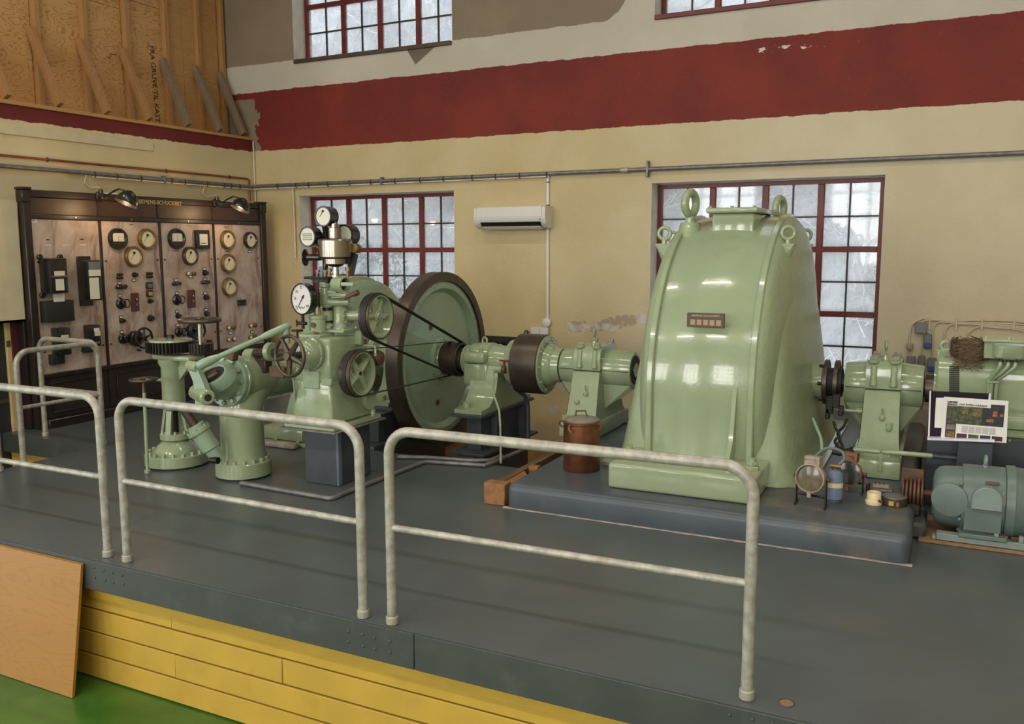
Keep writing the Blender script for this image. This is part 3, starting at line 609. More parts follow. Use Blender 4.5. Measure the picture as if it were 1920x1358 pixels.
# slip rings
t = thing('slip_rings', 'pair of dark slip rings with brush gear beside the right pedestal bearing', 'slip rings', A(-.72))
for x in (-.775, -.70):
    m = MB(); m.lathe([(x-.011, .07), (x-.011, .165), (x+.011, .165), (x+.011, .07)], (0, Y0, Z0), AX, 40, close=True); m.build('ring', 'dark_steel', t)
    m = MB(); m.lathe([(x-.014, .155), (x-.014, .172), (x+.014, .172), (x+.014, .155)], (0, Y0, Z0), AX, 40, close=True); m.build('rim_band', 'brown_steel', t)
lx([(-.80, .069), (-.80, .11), (-.66, .11), (-.66, .069)], 24).build('insulating_hub', 'black_matt', t)
for q in (2.0, 3.1, 4.3): c = A(-.79, .14*math.cos(q), .14*math.sin(q)); MB().cyl(c-AX*.035, c+AX*.01, .014, n=8).build('terminal', 'dark_steel', t)
for px, py, w_, h_ in ((1556, 760, .05, .12), (1568, 752, .05, .10), (1577, 770, .035, .07), (1552, 775, .03, .08)):
    c = PY(px, py, 6.74); MB().box(c-Vector((w_/2, .035, h_/2)), c+Vector((w_/2, .03, h_/2)), .006).build('brush_holder', 'black_matt', t)
MB().tube(smooth_path([PY(*p) for p in ((1563, 790, 6.72), (1567, 803, 6.7), (1574, 815, 6.68), (1566, 826, 6.66), (1568, 834, 6.64), (1578, 843, 6.62))]), .010, 8).build('brush_lead', 'cable_black', t)
MB().tube(smooth_path([PY(*p) for p in ((1588, 785, 6.72), (1582, 800, 6.7), (1571, 812, 6.7), (1575, 825, 6.66), (1580, 838, 6.62), (1582, 848, 6.6))]), .010, 8).build('brush_lead', 'cable_black', t)

# ================================================================== GENERATOR
XG, XGL, XGR, RG = -1.445, -1.79, -1.10, 1.26
t = thing('generator', 'huge glossy green generator with lifting eyes and a brown nameplate', 'generator', (XG, Y0, .175)); gen = t
def cut_low(mb, z=.178, straight=False):
    out = []
    for x, y, q in mb.v:
        if straight and z < q < Z0: r = math.hypot(y-Y0, q-Z0); y = Y0+math.copysign(r+.05*max(0, 1-(q-z)/.22)**2, y-Y0)
        out.append((x, y, max(q, z)))
    mb.v = out; return mb
def ring(prof, n=128): return MB().lathe(prof, (0, Y0, Z0), AX, n)
sh = []
cut_low(ring([(XGL-.01, RG-.05)]+[(XGL+(XGR-XGL)*k/8, RG-.012+.03*math.sin(PI*k/8)) for k in range(9)]+[(XGR+.01, RG-.05)]), straight=True).build('stator_shell', 'green', t)
for x in (XGL, XGR):
    sg = -1 if x < XG else 1
    m = MB(); m.lathe([(x-.022, RG-.03), (x-.022, RG+.014), (x-.016, RG+.020), (x+.016, RG+.020), (x+.022, RG+.014), (x+.022, RG-.03)], (0, Y0, Z0), AX, 128, close=True); cut_low(m, straight=True).build('shell_flange', 'green', t)
    cut_low(ring([(x+sg*.02, RG-.001), (x+sg*.035, RG-.004), (x+sg*.075, RG-.05), (x+sg*.11, RG-.13), (x+sg*.135, RG-.28), (x+sg*.155, .70), (x+sg*.175, .42), (x+sg*.19, .24), (x+sg*.20, .20), (x+sg*.20, .07)])).build('end_shield', 'green_rough', t)
    # flared skirt of the end shield: a foot that widens towards the plinth
    rings = []
    for z, dx, hy in ((.178, .36, 1.26), (.20, .355, 1.255), (.215, .335, 1.25), (.34, .30, 1.21), (.60, .255, 1.15), (.90, .215, 1.07), (1.15, .185, .96), (1.4, .15, .80), (1.6, .115, .60), (1.75, .08, .38), (1.80, .05, .2)):
        pts = []
        for k in range(25):
            a = -PI/2+PI*k/24; c_, s_ = math.cos(a), math.sin(a); e = .32
            pts.append(Vector((x+sg*(.0+dx*abs(c_)**e), Y0+hy*math.copysign(abs(s_)**.75, s_), z)))
        rings.append(pts)
    MB().loft(rings).build('skirt', 'green_rough', t, 50)
    MB().loft([[Vector((x+sg*q, Y0+r_*1.285, z)) for q, r_ in ((0, -1), (.385, -.90), (.40, -.82), (.40, .82), (.385, .90), (0, 1))] for z in (.176, .20)]).build('skirt_flange', 'green', t)
    bolts(t, ring_pts(A(x+sg*.02), AX, RG-.03, 20, -.1+PI*.0), AX*sg, .016, .016, 'green', 'flange_bolt')
# foot at the front and at the back, with gussets and holding-down bolts
for sy in (-1, 1):
    ya, yb = (Y0-1.72, Y0-1.0) if sy < 0 else (Y0+1.0, Y0+1.72)
    MB().box((XG-.475, ya, .176), (XG+.475, yb, .345), .022, 3).build('foot', 'green', t)
    yo = Y0+sy*1.27; 
    for gx in (.225,): MB().loft([[Vector((XG+gx+d, Y0+sy*q, z)) for q, z in ((1.1, .345), (1.1, .85), (1.262, .82), (1.305, .62), (1.345, .47), (1.46, .345))] for d in (0, .028)]).build('gusset', 'green', t)
    for bx in (-.40, .415): c = Vector((XG+bx, Y0+sy*1.50, .345)); MB().cyl(c, c+UP*.025, .045, n=6, bev=.003).cyl(c+UP*.025, c+UP*.075, .022, n=12).cyl(c+UP*.035, c+UP*.055, .034, n=6).build('holding_down_bolt', 'green', t)
# top plate
zt_, zb_ = PY(1365, 389, 6.40).z, PY(1365, 399, 6.40).z
MB().box((-1.56, 6.45, 1.72), (-1.255, 7.22, zb_), .02, 2).build('top_collar', 'green', t)
MB().box((-1.595, 6.40, zb_), (-1.225, 7.27, zt_), .012, 2).build('top_plate', 'green', t)
bolts(t, [Vector((x, y, zt_)) for x in (-1.57, -1.41, -1.25) for y in (6.43, 7.24)], UP, .014, .012)
# large lifting eyes on bosses
for px, py, ya in ((1294, 400, -.50), (1461, 404, .52)):
    c = PY(px, py+14, Y0+ya); zt = Z0+math.sqrt(RG**2-ya**2)
    b0 = Vector((c.x, c.y, zt-.16)); MB().lathe([(0, .135), (.06, .12), (.14, .085), (.19, .078), (.215, .07)], b0, UP, 32).build('eye_boss', 'green', t)
    e = Vector((c.x, c.y, zt+.055)); MB().cyl(e-UP*.005, e+UP*.05, .035, n=20, bev=.006).build('eye_collar', 'green', t)
    MB().torus(e+UP*.14, (.97, -.25, 0), .082, .030, 40, 14).build('lifting_eye', 'green', t)
for sg, px, py, yy in ((-1, 1246, 438, 6.42), (1, 1478, 437, 6.42), (1, 1511, 441, 7.66), (-1, 1262, 445, 7.6)):
    c = PY(px, py, yy)-UP*.075
    MB().loft([[c+Vector((-sg*.14, -.06, -.26)), c+Vector((-sg*.05, -.01, -.26)), c+Vector((-sg*.05, .01, -.26)), c+Vector((-sg*.14, .06, -.26))], [c+Vector((-sg*.14, -.07, 0)), c+Vector((sg*.055, -.06, 0)), c+Vector((sg*.055, .06, 0)), c+Vector((-sg*.14, .07, 0))]]).build('eye_bracket', 'green_rough', t)
    MB().cyl(c, c+UP*.03, .02, n=12).torus(c+UP*.075, (.3, -1, 0) if sg > 0 else (.25, -1, 0), .043, .014, 28, 10).build('small_eye', 'green', t)
# nameplate
npc = (PY(1290, 588, 5.737)+PY(1357, 614, 5.737))/2
q = MB().box(npc-Vector((.125, .006, .048)), npc+Vector((.125, .012, .048)), .003); pl_ = q.build('nameplate', mat('brown_nameplate', (.085, .055, .038), .35, .4), t)
for k in range(5): c = npc+Vector((-.085+.043*k, -.0065, -.014)); MB().box(c-Vector((.016, .001, .018)), c+Vector((.016, .001, .018))).build('stamped_field', mat('tan_stamped_field', (.36, .25, .15), .4) if k == 0 else bpy.data.materials['tan_stamped_field'], pl_)
text('SIEMENS-SCHUCKERT', .017, npc+Vector((0, -.0068, .030)), (1, 0, 0), UP, 'gold', pl_, ext=.0005, sx=1.15)
MB().tube(smooth_path([PY(*p) for p in ((1524, 785, 6.32), (1530, 800, 6.28), (1539, 822, 6.24), (1541, 845, 6.2))]), .011, 10).build('cable_conduit', 'green_blue', t)
lx([(-.905, .07), (-.905, .135), (-.80, .135), (-.795, .13), (-.795, .07)]).build('shaft_sleeve', 'green', t)

# ================================================================== TURBINE SIDE
# ---- Pelton turbine casing
t = thing('turbine_casing', 'large round green turbine casing behind the governor, left of the flywheel', 'turbine', (-5.16, Y0, 0))
def casing_outline(r, w_, zb):
    pts = [(-w_, zb)] + [(r*math.cos(a), .70+r*math.sin(a)*1.0) for a in [PI-.05-(PI-.1)*k/28 for k in range(29)]] + [(w_, zb)]
    return pts
def extr(out, x0, x1, be=.03):
    rings = []
    for x, k in ((x0, 1-be), (x0+be*.8, 1), (x1-be*.8, 1), (x1, 1-be)): rings.append([Vector((x, Y0+y*k, .2+(z-.2)*k if z > .2 else z)) for y, z in out])
    return MB().loft(rings)
extr(casing_outline(.735, 1.0, .14), -5.33, -4.99, .05).build('hood', 'green_blue', t, 40)
extr(casing_outline(.775, 1.06, .14), -5.19, -5.14, .01).build('hood_flange', 'green', t, 40)
MB().box((-5.56, Y0-1.10, .001), (-4.96, Y0+1.10, .035), .006).build('base_plate', 'green', t)
MB().box((-5.50, Y0-1.06, .035), (-5.02, Y0+1.06, .15), .02, 2).build('base_frame', 'green', t)
bolts(t, [Vector((x, Y0-1.08, .035)) for x in (-5.5, -5.3, -5.05)], UP, .018, .02, 'green')
lx([(-4.99, .062), (-4.99, .30), (-4.97, .31), (-4.95, .28), (-4.93, .16), (-4.93, .062)]).build('shaft_gland', 'green', t)
MB().box((-5.6, 5.80, .001), (-5.0, 5.88, .05), .02, 2).build('mortar_bed', 'concrete_rubble', t)

# ---- nozzle pipe with flanged elbow
XE, YE = -4.80, 4.985
t = thing('inlet_elbow', 'fat green pipe elbow with bolted floor flange left of the governor column', 'pipe', (XE, YE, 0)); elb = t
MB().lathe([(0, .205), (.005, .212), (.108, .212), (.115, .205)], (XE, YE, .012), UP, 48).build('floor_flange', 'green', t)
MB().lathe([(0, .195), (.012, .195)], (XE, YE, 0), UP, 48).build('gasket', 'black_matt', t)
bolts(t, ring_pts((XE, YE, .127), UP, .182, 16), UP, .019, .026, 'green')
path = [Vector((XE, YE, .10)), Vector((XE, YE, .25)), Vector((XE, YE, .40))]+[Vector((XE, YE+.22*(1-math.cos(a)), .50+.22*math.sin(a))) for a in [PI/2*k/8 for k in range(9)]]+[Vector((XE, 5.36, .715)), Vector((XE-.06, 5.70, .685)), Vector((XE-.22, 6.15, .68))]
MB().tube(path, [.185, .165, .165]+[.166]*9+[.160, .145, .14], 36).build('elbow', 'green', t, 60)
NA = Vector((.0, -1, .06)).normalized(); NF = Vector((XE+.01, 4.86, .765))
MB().lathe([(-.50, .12), (-.32, .175), (-.12, .175), (-.02, .17), (-.02, .06)], NF, NA, 40).build('stem_housing', 'green', t)
MB().lathe([(-.045, .12), (-.045, .195), (-.038, .200), (-.014, .200), (-.008, .192), (.006, .192), (.010, .200), (.034, .200), (.04, .195), (.04, .12)], NF, NA, 56).build('bonnet_flange', 'green_blue', t)
bolts(t, ring_pts(NF+NA*.04, NA, .170, 12), NA, .019, .022, 'green')
u_, v_, _ = frame_of(NA)
# bonnet: solid blunt cone, a black oval standing in for the shaded window in its upper left side, the brown needle stem lying in it
MB().lathe([(.039, .150), (.09, .143), (.17, .120), (.23, .085), (.25, .04)], NF, NA, 40).build('bonnet', 'green_blue', t, 50)
bo = PY(399, 704, 4.60); bn = Vector((.05, -.78, .60)).normalized(); bu = (Vector((.80, .3, .42))-bn*Vector((.80, .3, .42)).dot(bn)).normalized(); bv = bn.cross(bu)
oval = lambda a_, b_, off: [bo+bn*off+bu*(a_*math.cos(q))+bv*(b_*math.sin(q)) for q in [2*PI*k/32 for k in range(32)]]
MB().loft([oval(.135, .095, -.09), oval(.118, .082, .006), oval(.110, .075, .012), oval(.098, .062, .008), oval(.096, .060, -.0)]).build('window_rim', 'green_blue', t, 50)
MB().loft([oval(.097, .061, -.004), oval(.097, .061, .004)]).build('window_opening', 'black_matt', t)  # black patch on the solid cone, painted as the shade inside the window
MB().cyl(bo-bu*.10-bv*.03+bn*.018, bo+bu*.050+bv*.0+bn*.004, .028, n=18, bev=.005).build('needle_stem', 'brown_steel', t)
# bell-crank lever, its two pins and the long pull rod
lp = PY(386, 740, 4.50); lt = PY(364, 688, 4.50)
d_ = Vector((1, .0, 0))
MB().loft([[p+Vector((s*w_, q*.022, 0)) for s, q in ((-1, -1), (1, -1), (1, 1), (-1, 1))] for p, w_ in ((lp-UP*.10+Vector((-.05, 0, 0)), .040), (lp+Vector((-.02, 0, 0)), .060), ((lp+lt)/2, .048), (lt, .046))]).build('lever_arm', 'green_blue', t, 50)
MB().cyl(lp+Vector((-.16, .06, .0)), lp+Vector((.07, -.05, -.01)), .056, n=28, bev=.012).build('lever_boss', 'green', t)
q = (Vector((.07, -.05, -.01))+Vector((.16, -.06, .0))).normalized(); MB().cyl(lp+Vector((.07, -.05, -.01)), lp+Vector((.07, -.05, -.01))+q*.0022, .026, n=20).build('boss_bore', 'black_matt', t)
MB().cyl(lt+Vector((-.07, .02, 0)), lt+Vector((.05, -.01, 0)), .040, n=20, bev=.01).build('pin_boss', 'green', t)
t2 = thing('pull_rod', 'long sloping green pull rod from the inlet elbow lever up to the governor', 'rod', lt)
ra, rb = PY(372, 686, 4.44), PY(541, 611, 5.0)
dv = (rb-ra)
MB().tube([ra-dv*.02, ra, ra+dv*.05, ra+dv*.13, ra+dv*.22], [.022, .031, .034, .032, .022], 20).build('rod_end', 'green_blue', t2, 60)
MB().tube([ra+dv*.2, ra+dv*.70], .020, 16).build('rod', 'green_blue', t2)
MB().tube([ra+dv*.69, ra+dv*.74, ra+dv*.80, ra+dv*.88, ra+dv*.97, ra+dv*1.02], [.020, .026, .029, .028, .031, .022], 20).build('turnbuckle', 'green_blue', t2, 60)
MB().cyl(rb-UP*.12+dv*-.03, rb+dv*-.03, .028, n=16).build('lug', 'green_blue', t2)
# tilted oil dashpot
da, db = PY(352, 778, 4.60), PY(409, 860, 4.72); dn = (db-da).normalized(); L = (db-da).length
t = thing('dashpot', 'tilted green cylinder leaning between the lever and the elbow floor flange', 'cylinder', db)
MB().cyl(da-dn*.06, da+dn*.10, .034, n=20).build('piston_rod', 'brown_steel', t)
MB().lathe([(.09, .055), (.095, .066), (.125, .066), (.13, .075), (.14, .078), (.15, .078), (.155, .070), (.30, .070), (.31, .058), (L, .048)], da, dn, 32).build('barrel', 'green_blue', t)
MB().lathe([(.13, .06), (.13, .088), (.155, .088), (.155, .06)], da, dn, 32).build('gland_flange', 'green', t)
bolts(t, ring_pts(da+dn*.13, dn, .078, 6), dn*-1, .011, .014)
MB().cyl(db-Vector((.02, .05, 0)), db+Vector((.05, -.05, 0)), .026, n=16).build('pivot_pin', 'dark_steel', t)
MB().tube([da-dn*.06+Vector((-.05, 0, .03)), da-dn*.03, da-dn*.06+Vector((.05, 0, .03))], .018, 10).build('clevis', 'green', t)

# ---- main stop valve with gear drive
VX, VY = -5.55, 5.02
t = thing('stop_valve', 'green stop valve with a toothed gear and dark handwheel, left of the elbow', 'valve', (VX, VY, 0))
V = lambda z: Vector((VX, VY, z))
MB().lathe([(0, .225), (.012, .225)], V(0), UP, 48).build('gasket', 'black_matt', t)
MB().lathe([(.012, .245), (.016, .250), (.095, .250), (.10, .245)], V(0), UP, 48).build('floor_flange', 'green', t)
bolts(t, ring_pts(V(.10), UP, .218, 18), UP, .019, .026)
MB().lathe([(.10, .185), (.12, .175), (.16, .150), (.19, .115), (.205, .10), (.215, .06)], V(0), UP, 40).build('bonnet', 'green', t)
MB().lathe([(.212, .118), (.216, .123), (.258, .123), (.262, .118)], V(0), UP, 40).build('yoke_flange', 'green', t)
bolts(t, ring_pts(V(.262), UP, .10, 8), UP, .014, .02)
for a in (0.3, 1.87, 3.44, 5.01):
    d = Vector((math.cos(a), math.sin(a), 0)); s_ = Vector((-d.y, d.x, 0))*.022
    MB().loft([[V(.262)+d*.10-s_, V(.262)+d*.118-s_, V(.262)+d*.118+s_, V(.262)+d*.10+s_], [V(.45)+d*.06-s_, V(.45)+d*.085-s_, V(.45)+d*.085+s_, V(.45)+d*.06+s_]]).build('yoke_leg', 'green', t)
MB().cyl(V(.20), V(.45), .026, n=16).build('spindle', 'dark_steel', t)
MB().lathe([(.45, .075), (.46, .088), (.50, .090), (.80, .088), (.83, .105), (.865, .108), (.865, .02)], V(0), UP, 36).build('column', 'green', t)
MB().loft([[V(.70)+Vector((.07, -.015, 0)), V(.70)+Vector((.07, .015, 0)), V(.70)+Vector((.09, .015, 0)), V(.70)+Vector((.09, -.015, 0))], [V(.86)+Vector((.07, -.02, 0)), V(.86)+Vector((.07, .02, 0)), V(.86)+Vector((.25, .02, 0)), V(.86)+Vector((.25, -.02, 0))]]).build('bracket', 'green', t)
MB().box(V(.86)+Vector((-.13, -.09, 0)), V(.905)+Vector((.28, .09, 0)), .02, 2).build('gear_table', 'green', t)
def gear(name, c, r, h, n, mt, par):
    pts = []
    for k in range(n):
        for q, rr_ in ((0, r*.90), (.22, r*.92), (.34, r), (.62, r), (.74, r*.92)): a = 2*PI*(k+q)/n; pts.append((math.cos(a)*rr_, math.sin(a)*rr_))
    return MB().loft([[Vector((c.x+x, c.y+y, z)) for x, y in pts] for z in (c.z, c.z+h)]).build(name, mt, par, 20)
gear('large_gear', V(.925), .195, .085, 44, 'dark_steel', t); MB().lathe([(1.01, .165), (1.025, .16), (1.03, .03)], V(0), UP, 36).build('gear_disc', 'green', t)
MB().cyl(V(1.02), V(1.06), .030, n=6, bev=.004).build('gear_nut', 'dark_steel', t)
pc = V(.925)+Vector((.265, .06, 0)); gear('pinion', pc, .095, .07, 22, 'dark_steel', t)
MB().cyl(pc+UP*.05, pc+UP*.255, .020, n=16).build('handwheel_spindle', 'bright_steel', t)
hw = pc+UP*.255
spoked(t, hw, UP, .170, .017, .035, .05, 5, 'brown_steel', .03, names=('handwheel_rim', 'handwheel_hub', 'handwheel_spoke'))
c = V(.70)+Vector((-.09, -.02, 0)); MB().cyl(c, c+Vector((.05, -.05, 0)), .02, n=12).cyl(c+Vector((-.05, -.04, -.01)), c+Vector((.08, -.03, .0)), .011, n=10).build('locking_pin', 'green', t)

# ---- slim floor valve
RX = PZ(277, 888)
t = thing('floor_valve', 'slim pale green valve rod with a small dark handwheel, left of the stop valve', 'valve', RX)
MB().cyl(RX, RX+UP*.03, .024, n=14, bev=.004).build('socket', 'green', t)
top = PY(269, 712, RX.y)
MB().tube([RX+UP*.02, top-UP*.09], .0135, 12).build('rod', 'green', t)
MB().cyl(top-UP*.10, top-UP*.01, .016, .010, 12).build('spindle_head', 'brown_steel', t)
spoked(t, top, UP, .108, .010, .022, .03, 4, 'brown_steel', .02, names=('handwheel_rim', 'handwheel_hub', 'handwheel_spoke'))

# ================================================================== GOVERNOR
GY = 5.15
t = thing('governor', 'tall green turbine governor with dials, steel drum and two belt wheels', 'governor', (-4.05, GY, 0)); gov = t
def G(px, py, y=GY): return PY(px, py, y)
# blue column and plates
MB().box((-4.23, 5.03, .002), (-3.935, 5.06, .44), .004).build('column_flange', 'blue', t)
MB().box((-4.10, 5.06, .002), (-4.06, 5.42, .44), .003).build('column_web', 'blue', t)
MB().box((-3.975, 5.061, .002), (-3.925, 5.43, .44), .006).build('column_side', 'blue', t)
MB().box((-3.937, 5.025, .002), (-3.915, 5.068, .44), .004).build('column_edge', 'blue_light', t)
MB().box((-4.23, 5.42, .002), (-3.935, 5.45, .44), .004).build('column_flange', 'blue', t)
MB().box((-4.30, 4.83, .441), (-3.79, 5.47, .453), .003).build('shim_plate', 'galv_dark', t)
MB().box((-4.27, 4.86, .453), (-3.82, 5.44, .485), .005).build('base_plate', 'green', t)
def tap(c0, hx0, hy0, c1, hx1, hy1, bev=.02):
    m = MB(); bm = bmesh.new(); vs = [bm.verts.new(Vector(c)+Vector((sx*hx, sy*hy, 0))) for c, hx, hy in ((c0, hx0, hy0), (c1, hx1, hy1)) for sx, sy in ((-1, -1), (1, -1), (1, 1), (-1, 1))]
    for f in ((3, 2, 1, 0), (4, 5, 6, 7), (0, 1, 5, 4), (1, 2, 6, 5), (2, 3, 7, 6), (3, 0, 4, 7)): bm.faces.new([vs[i] for i in f])
    bmesh.ops.bevel(bm, geom=list(bm.edges), offset=bev, segments=3, affect='EDGES', profile=.5); bm.verts.index_update()
    m.add([v.co for v in bm.verts], [[v.index for v in f.verts] for f in bm.faces]); bm.free(); return m
tap((-4.055, 5.16, .486), .185, .245, (-4.065, 5.15, .80), .165, .22).build('lower_case', 'green', t)
tap((-4.065, 5.15, .785), .165, .22, (-4.055, 5.15, 1.105), .140, .19).build('upper_case', 'green', t)
MB().box((-3.97, 4.92, .77), (-3.88, 4.955, .82), .006).build('clamp_lug', 'green', t)
for px, py, w_, h_ in ((585, 712, .15, .13),):
    c = G(px, py, 4.935); MB().box(c-Vector((w_/2, .015, h_/2)), c+Vector((w_/2, .02, h_/2)), .006).build('inspection_plate', 'green', t)
# front boss and its handwheel
fc = G(582, 663, 4.93)
MB().lathe([(0, .122), (.02, .122), (.025, .112), (.075, .108), (.10, .095), (.115, .07), (.12, .03)], fc, FR, 36).build('front_cover', 'green', t)
bolts(t, ring_pts(fc+FR*.02, FR, .114, 8), FR, .011, .012)
wc = G(543, 668, 4.66)
MB().cyl(fc+FR*.08, wc+FR*-.01, .026, n=16).build('handwheel_shaft', 'dark_steel', t)
spoked(t, wc, Vector((-.12, -1, .04)), .152, .0135, .030, .07, 5, 'brown_steel', .036, a0=-.35, names=('handwheel_rim', 'handwheel_hub', 'handwheel_spoke'))
c = G(558, 640, 4.85); MB().cyl(c, c+UP*.07, .008, n=10).cyl(c+UP*.07, c+UP*.082, .042, n=20).build('small_handwheel', 'dark_steel', t)
# regulating shaft to the left
a, b = G(463, 662, 5.10), G(560, 662, 5.02); dx = (b-a).normalized()
MB().cyl(a+dx*.02, b, .034, n=20).build('regulating_shaft', 'brown_steel', t)
MB().cyl(G(503, 660, 5.05), G(512, 660, 5.05), .072, n=28, bev=.006).build('shaft_collar', 'green', t)
c = G(464, 668, 5.10); MB().cyl(c, c+dx*.10, .060, n=28, bev=.008).box(c+Vector((-.03, -.03, -.24)), c+Vector((.09, .05, -.01)), .012).build('shaft_bracket', 'green', t)
c = G(494, 683, 5.08); MB().box(c-Vector((.055, .04, .06)), c+Vector((.055, .04, .045)), .006).build('shaft_key', 'brown_steel', t)
c = G(437, 663, 4.78); MB().box(c-Vector((.032, .03, .05)), c+Vector((.032, .03, .035)), .006, R=Matrix.Rotation(.25, 3, 'Y')).build('rod_stop', 'wood_dark', t)
c = G(523, 700, 4.9); MB().box(c-Vector((.07, .03, .03)), c+Vector((.07, .03, .05)), .006).build('shaft_cover', 'wood_dark', t)
MB().tube([G(549, 706, 4.9), G(552, 725, 4.9), G(553, 750, 4.92), G(551, 775, 4.95)], .008, 8).build('drain_pipe', 'green', t)
# top of the case
MB().box((-4.21, 4.98, 1.10), (-4.02, 5.16, 1.125), .006).build('valve_plate', 'green', t)
c = G(596, 620, 5.06); MB().lathe([(0, .060), (.085, .060), (.09, .064), (.11, .064), (.115, .055)], c, UP, 28).build('pilot_cylinder', 'green', t)
MB().cyl(c+Vector((.01, -.058, .045)), c+Vector((.014, -.075, .045)), .018, n=14).build('sight_glass', 'rust', t)
for px in (590, 599): 
    d = G(px, 591, 5.04); MB().cyl(d, d+UP*.055, .0085, n=10).build('brass_gland', 'brass', t); MB().cyl(d+UP*.05, d+UP*.30, .006, n=8).build('valve_rod', 'dark_steel', t)
c = G(615, 612, 5.14); MB().lathe([(0, .045), (.02, .045), (.02, .03), (.045, .03), (.045, .038), (.11, .038), (.115, .034), (.145, .034), (.15, .043), (.16, .043)], c, UP, 24).build('dashpot_pot', 'green', t)
MB().lathe([(.03, .040), (.042, .040), (.042, .02)], c, UP, 24).build('dashpot_band', 'dark_steel', t); MB().lathe([(.118, .037), (.14, .037)], c, UP, 24).build('dashpot_band', 'dark_steel', t)
# governor column
gc = G(638, 622, 5.22)
MB().box(gc-Vector((.105, .10, .0)), gc+Vector((.105, .10, .026)), .006).build('column_foot', 'green', t)
bolts(t, [gc+Vector((x, y, .026)) for x in (-.085, .085) for y in (-.08, .08)], UP, .013, .016)
MB().lathe([(.02, .075), (.05, .062), (.10, .056), (.20, .052), (.235, .056), (.245, .066)], gc, UP, 28).build('governor_column', 'green', t)
cr = G(620, 568, 5.16); MB().cyl(G(587, 568, 5.1), G(656, 566, 5.2), .030, n=20, bev=.006).build('cross_pipe', 'green', t)
MB().box(G(640, 553, 5.16)-Vector((.075, .06, .013)), G(640, 553, 5.16)+Vector((.085, .06, .016)), .006).build('arm_bracket', 'green', t)
bolts(t, [G(px, 549, 5.14) for px in (628, 638, 650)], UP, .010, .012)
c = G(610, 560, 5.14); MB().lathe([(0, .042), (.05, .042), (.055, .036), (.10, .034), (.105, .042), (.14, .042)], c-UP*.02, UP, 24).build('relay_valve', 'green', t)
MB().cyl(G(600, 549, 5.14), G(632, 549, 5.16), .024, n=16).build('relay_pipe', 'green', t)
for px, py in ((581, 548), (584, 556)): MB().cyl(G(px-6, py, 4.95), G(px+9, py, 5.05), .018, n=12, bev=.004).build('gauge_union', 'green', t)
# drum-shaped rocker housing and lever
a, b = G(627, 533, 5.12), G(655, 534, 5.10)
m = MB(); ax = (b-a).normalized(); L = (b-a).length
m.lathe([(0, .030), (.008, .052), (.03, .058), (L*.75, .058), (L*.75, .046), (L*.45, .046)], a, ax, 32); m.build('rocker_housing', 'green', t)
MB().lathe([(L*.46, .045), (L*.48, .045)], a, ax, 28).build('rocker_opening', 'black_matt', t)
MB().box(G(651, 533, 5.06)-Vector((.05, .012, .014)), G(651, 533, 5.06)+Vector((.06, .012, .014)), .004).build('rocker_arm', 'green', t)
MB().cyl(G(645, 560, 5.06), G(672, 548, 5.10), .013, n=12).cyl(G(662, 552, 5.09), G(672, 548, 5.10), .020, n=14).build('adjusting_screw', 'rust', t)
MB().box(G(602, 521, 5.14)-Vector((.125, .05, .009)), G(602, 521, 5.14)+Vector((.10, .05, .009)), .006).build('link_plate', 'dark_steel', t)
MB().loft([[G(602, 521, 5.14)+Vector((x, -.03, z)) for x, z in ((-.08, -.008), (-.03, -.035), (.08, -.035), (.09, -.008))], [G(602, 521, 5.14)+Vector((x, .03, z)) for x, z in ((-.08, -.008), (-.03, -.035), (.08, -.035), (.09, -.008))]]).build('link_web', 'dark_steel', t)
for px, py, h in ((604, 519, .075), (618, 519, .06), (610, 519, .05), (652, 519, .07), (596, 519, .05)):
    c = G(px, py, 5.16); MB().cyl(c, c+UP*h*.6, .013, n=10).cyl(c+UP*h*.6, c+UP*h, .019, n=6).build('spring_post', 'galv_dark' if px < 612 else 'brass', t)
# steel fly-ball drum
fb_ = G(630, 520, 5.18)
S = lambda px: SZ(px, fb_)
MB().lathe([(0, S(10)), (S(4), S(10)), (S(5), S(6)), (S(21), S(5.5))], fb_, UP, 28).build('drum_spindle', 'bright_steel', t)
MB().lathe([(S(19), S(6)), (S(21), S(12)), (S(24), S(16)), (S(25), S(24))], fb_, UP, 40).build('drum_cone', 'dark_steel', t)
MB().lathe([(S(25), S(20)), (S(25), S(24)), (S(34), S(24)), (S(35.5), S(29)), (S(37), S(30.5)), (S(38), S(32)), (S(68), S(32)), (S(70), S(31)), (S(71.5), S(27)), (S(73), S(13))], fb_, UP, 64).build('flyball_drum', 'brass_steel', t, 25)
MB().lathe([(S(72.5), S(13)), (S(91), S(13)), (S(92.5), S(11.5)), (S(92.5), S(7.5)), (S(99), S(7.5)), (S(100.5), S(6.5)), (S(101), S(1))], fb_, UP, 40).build('drum_neck', 'brass_steel', t, 25)
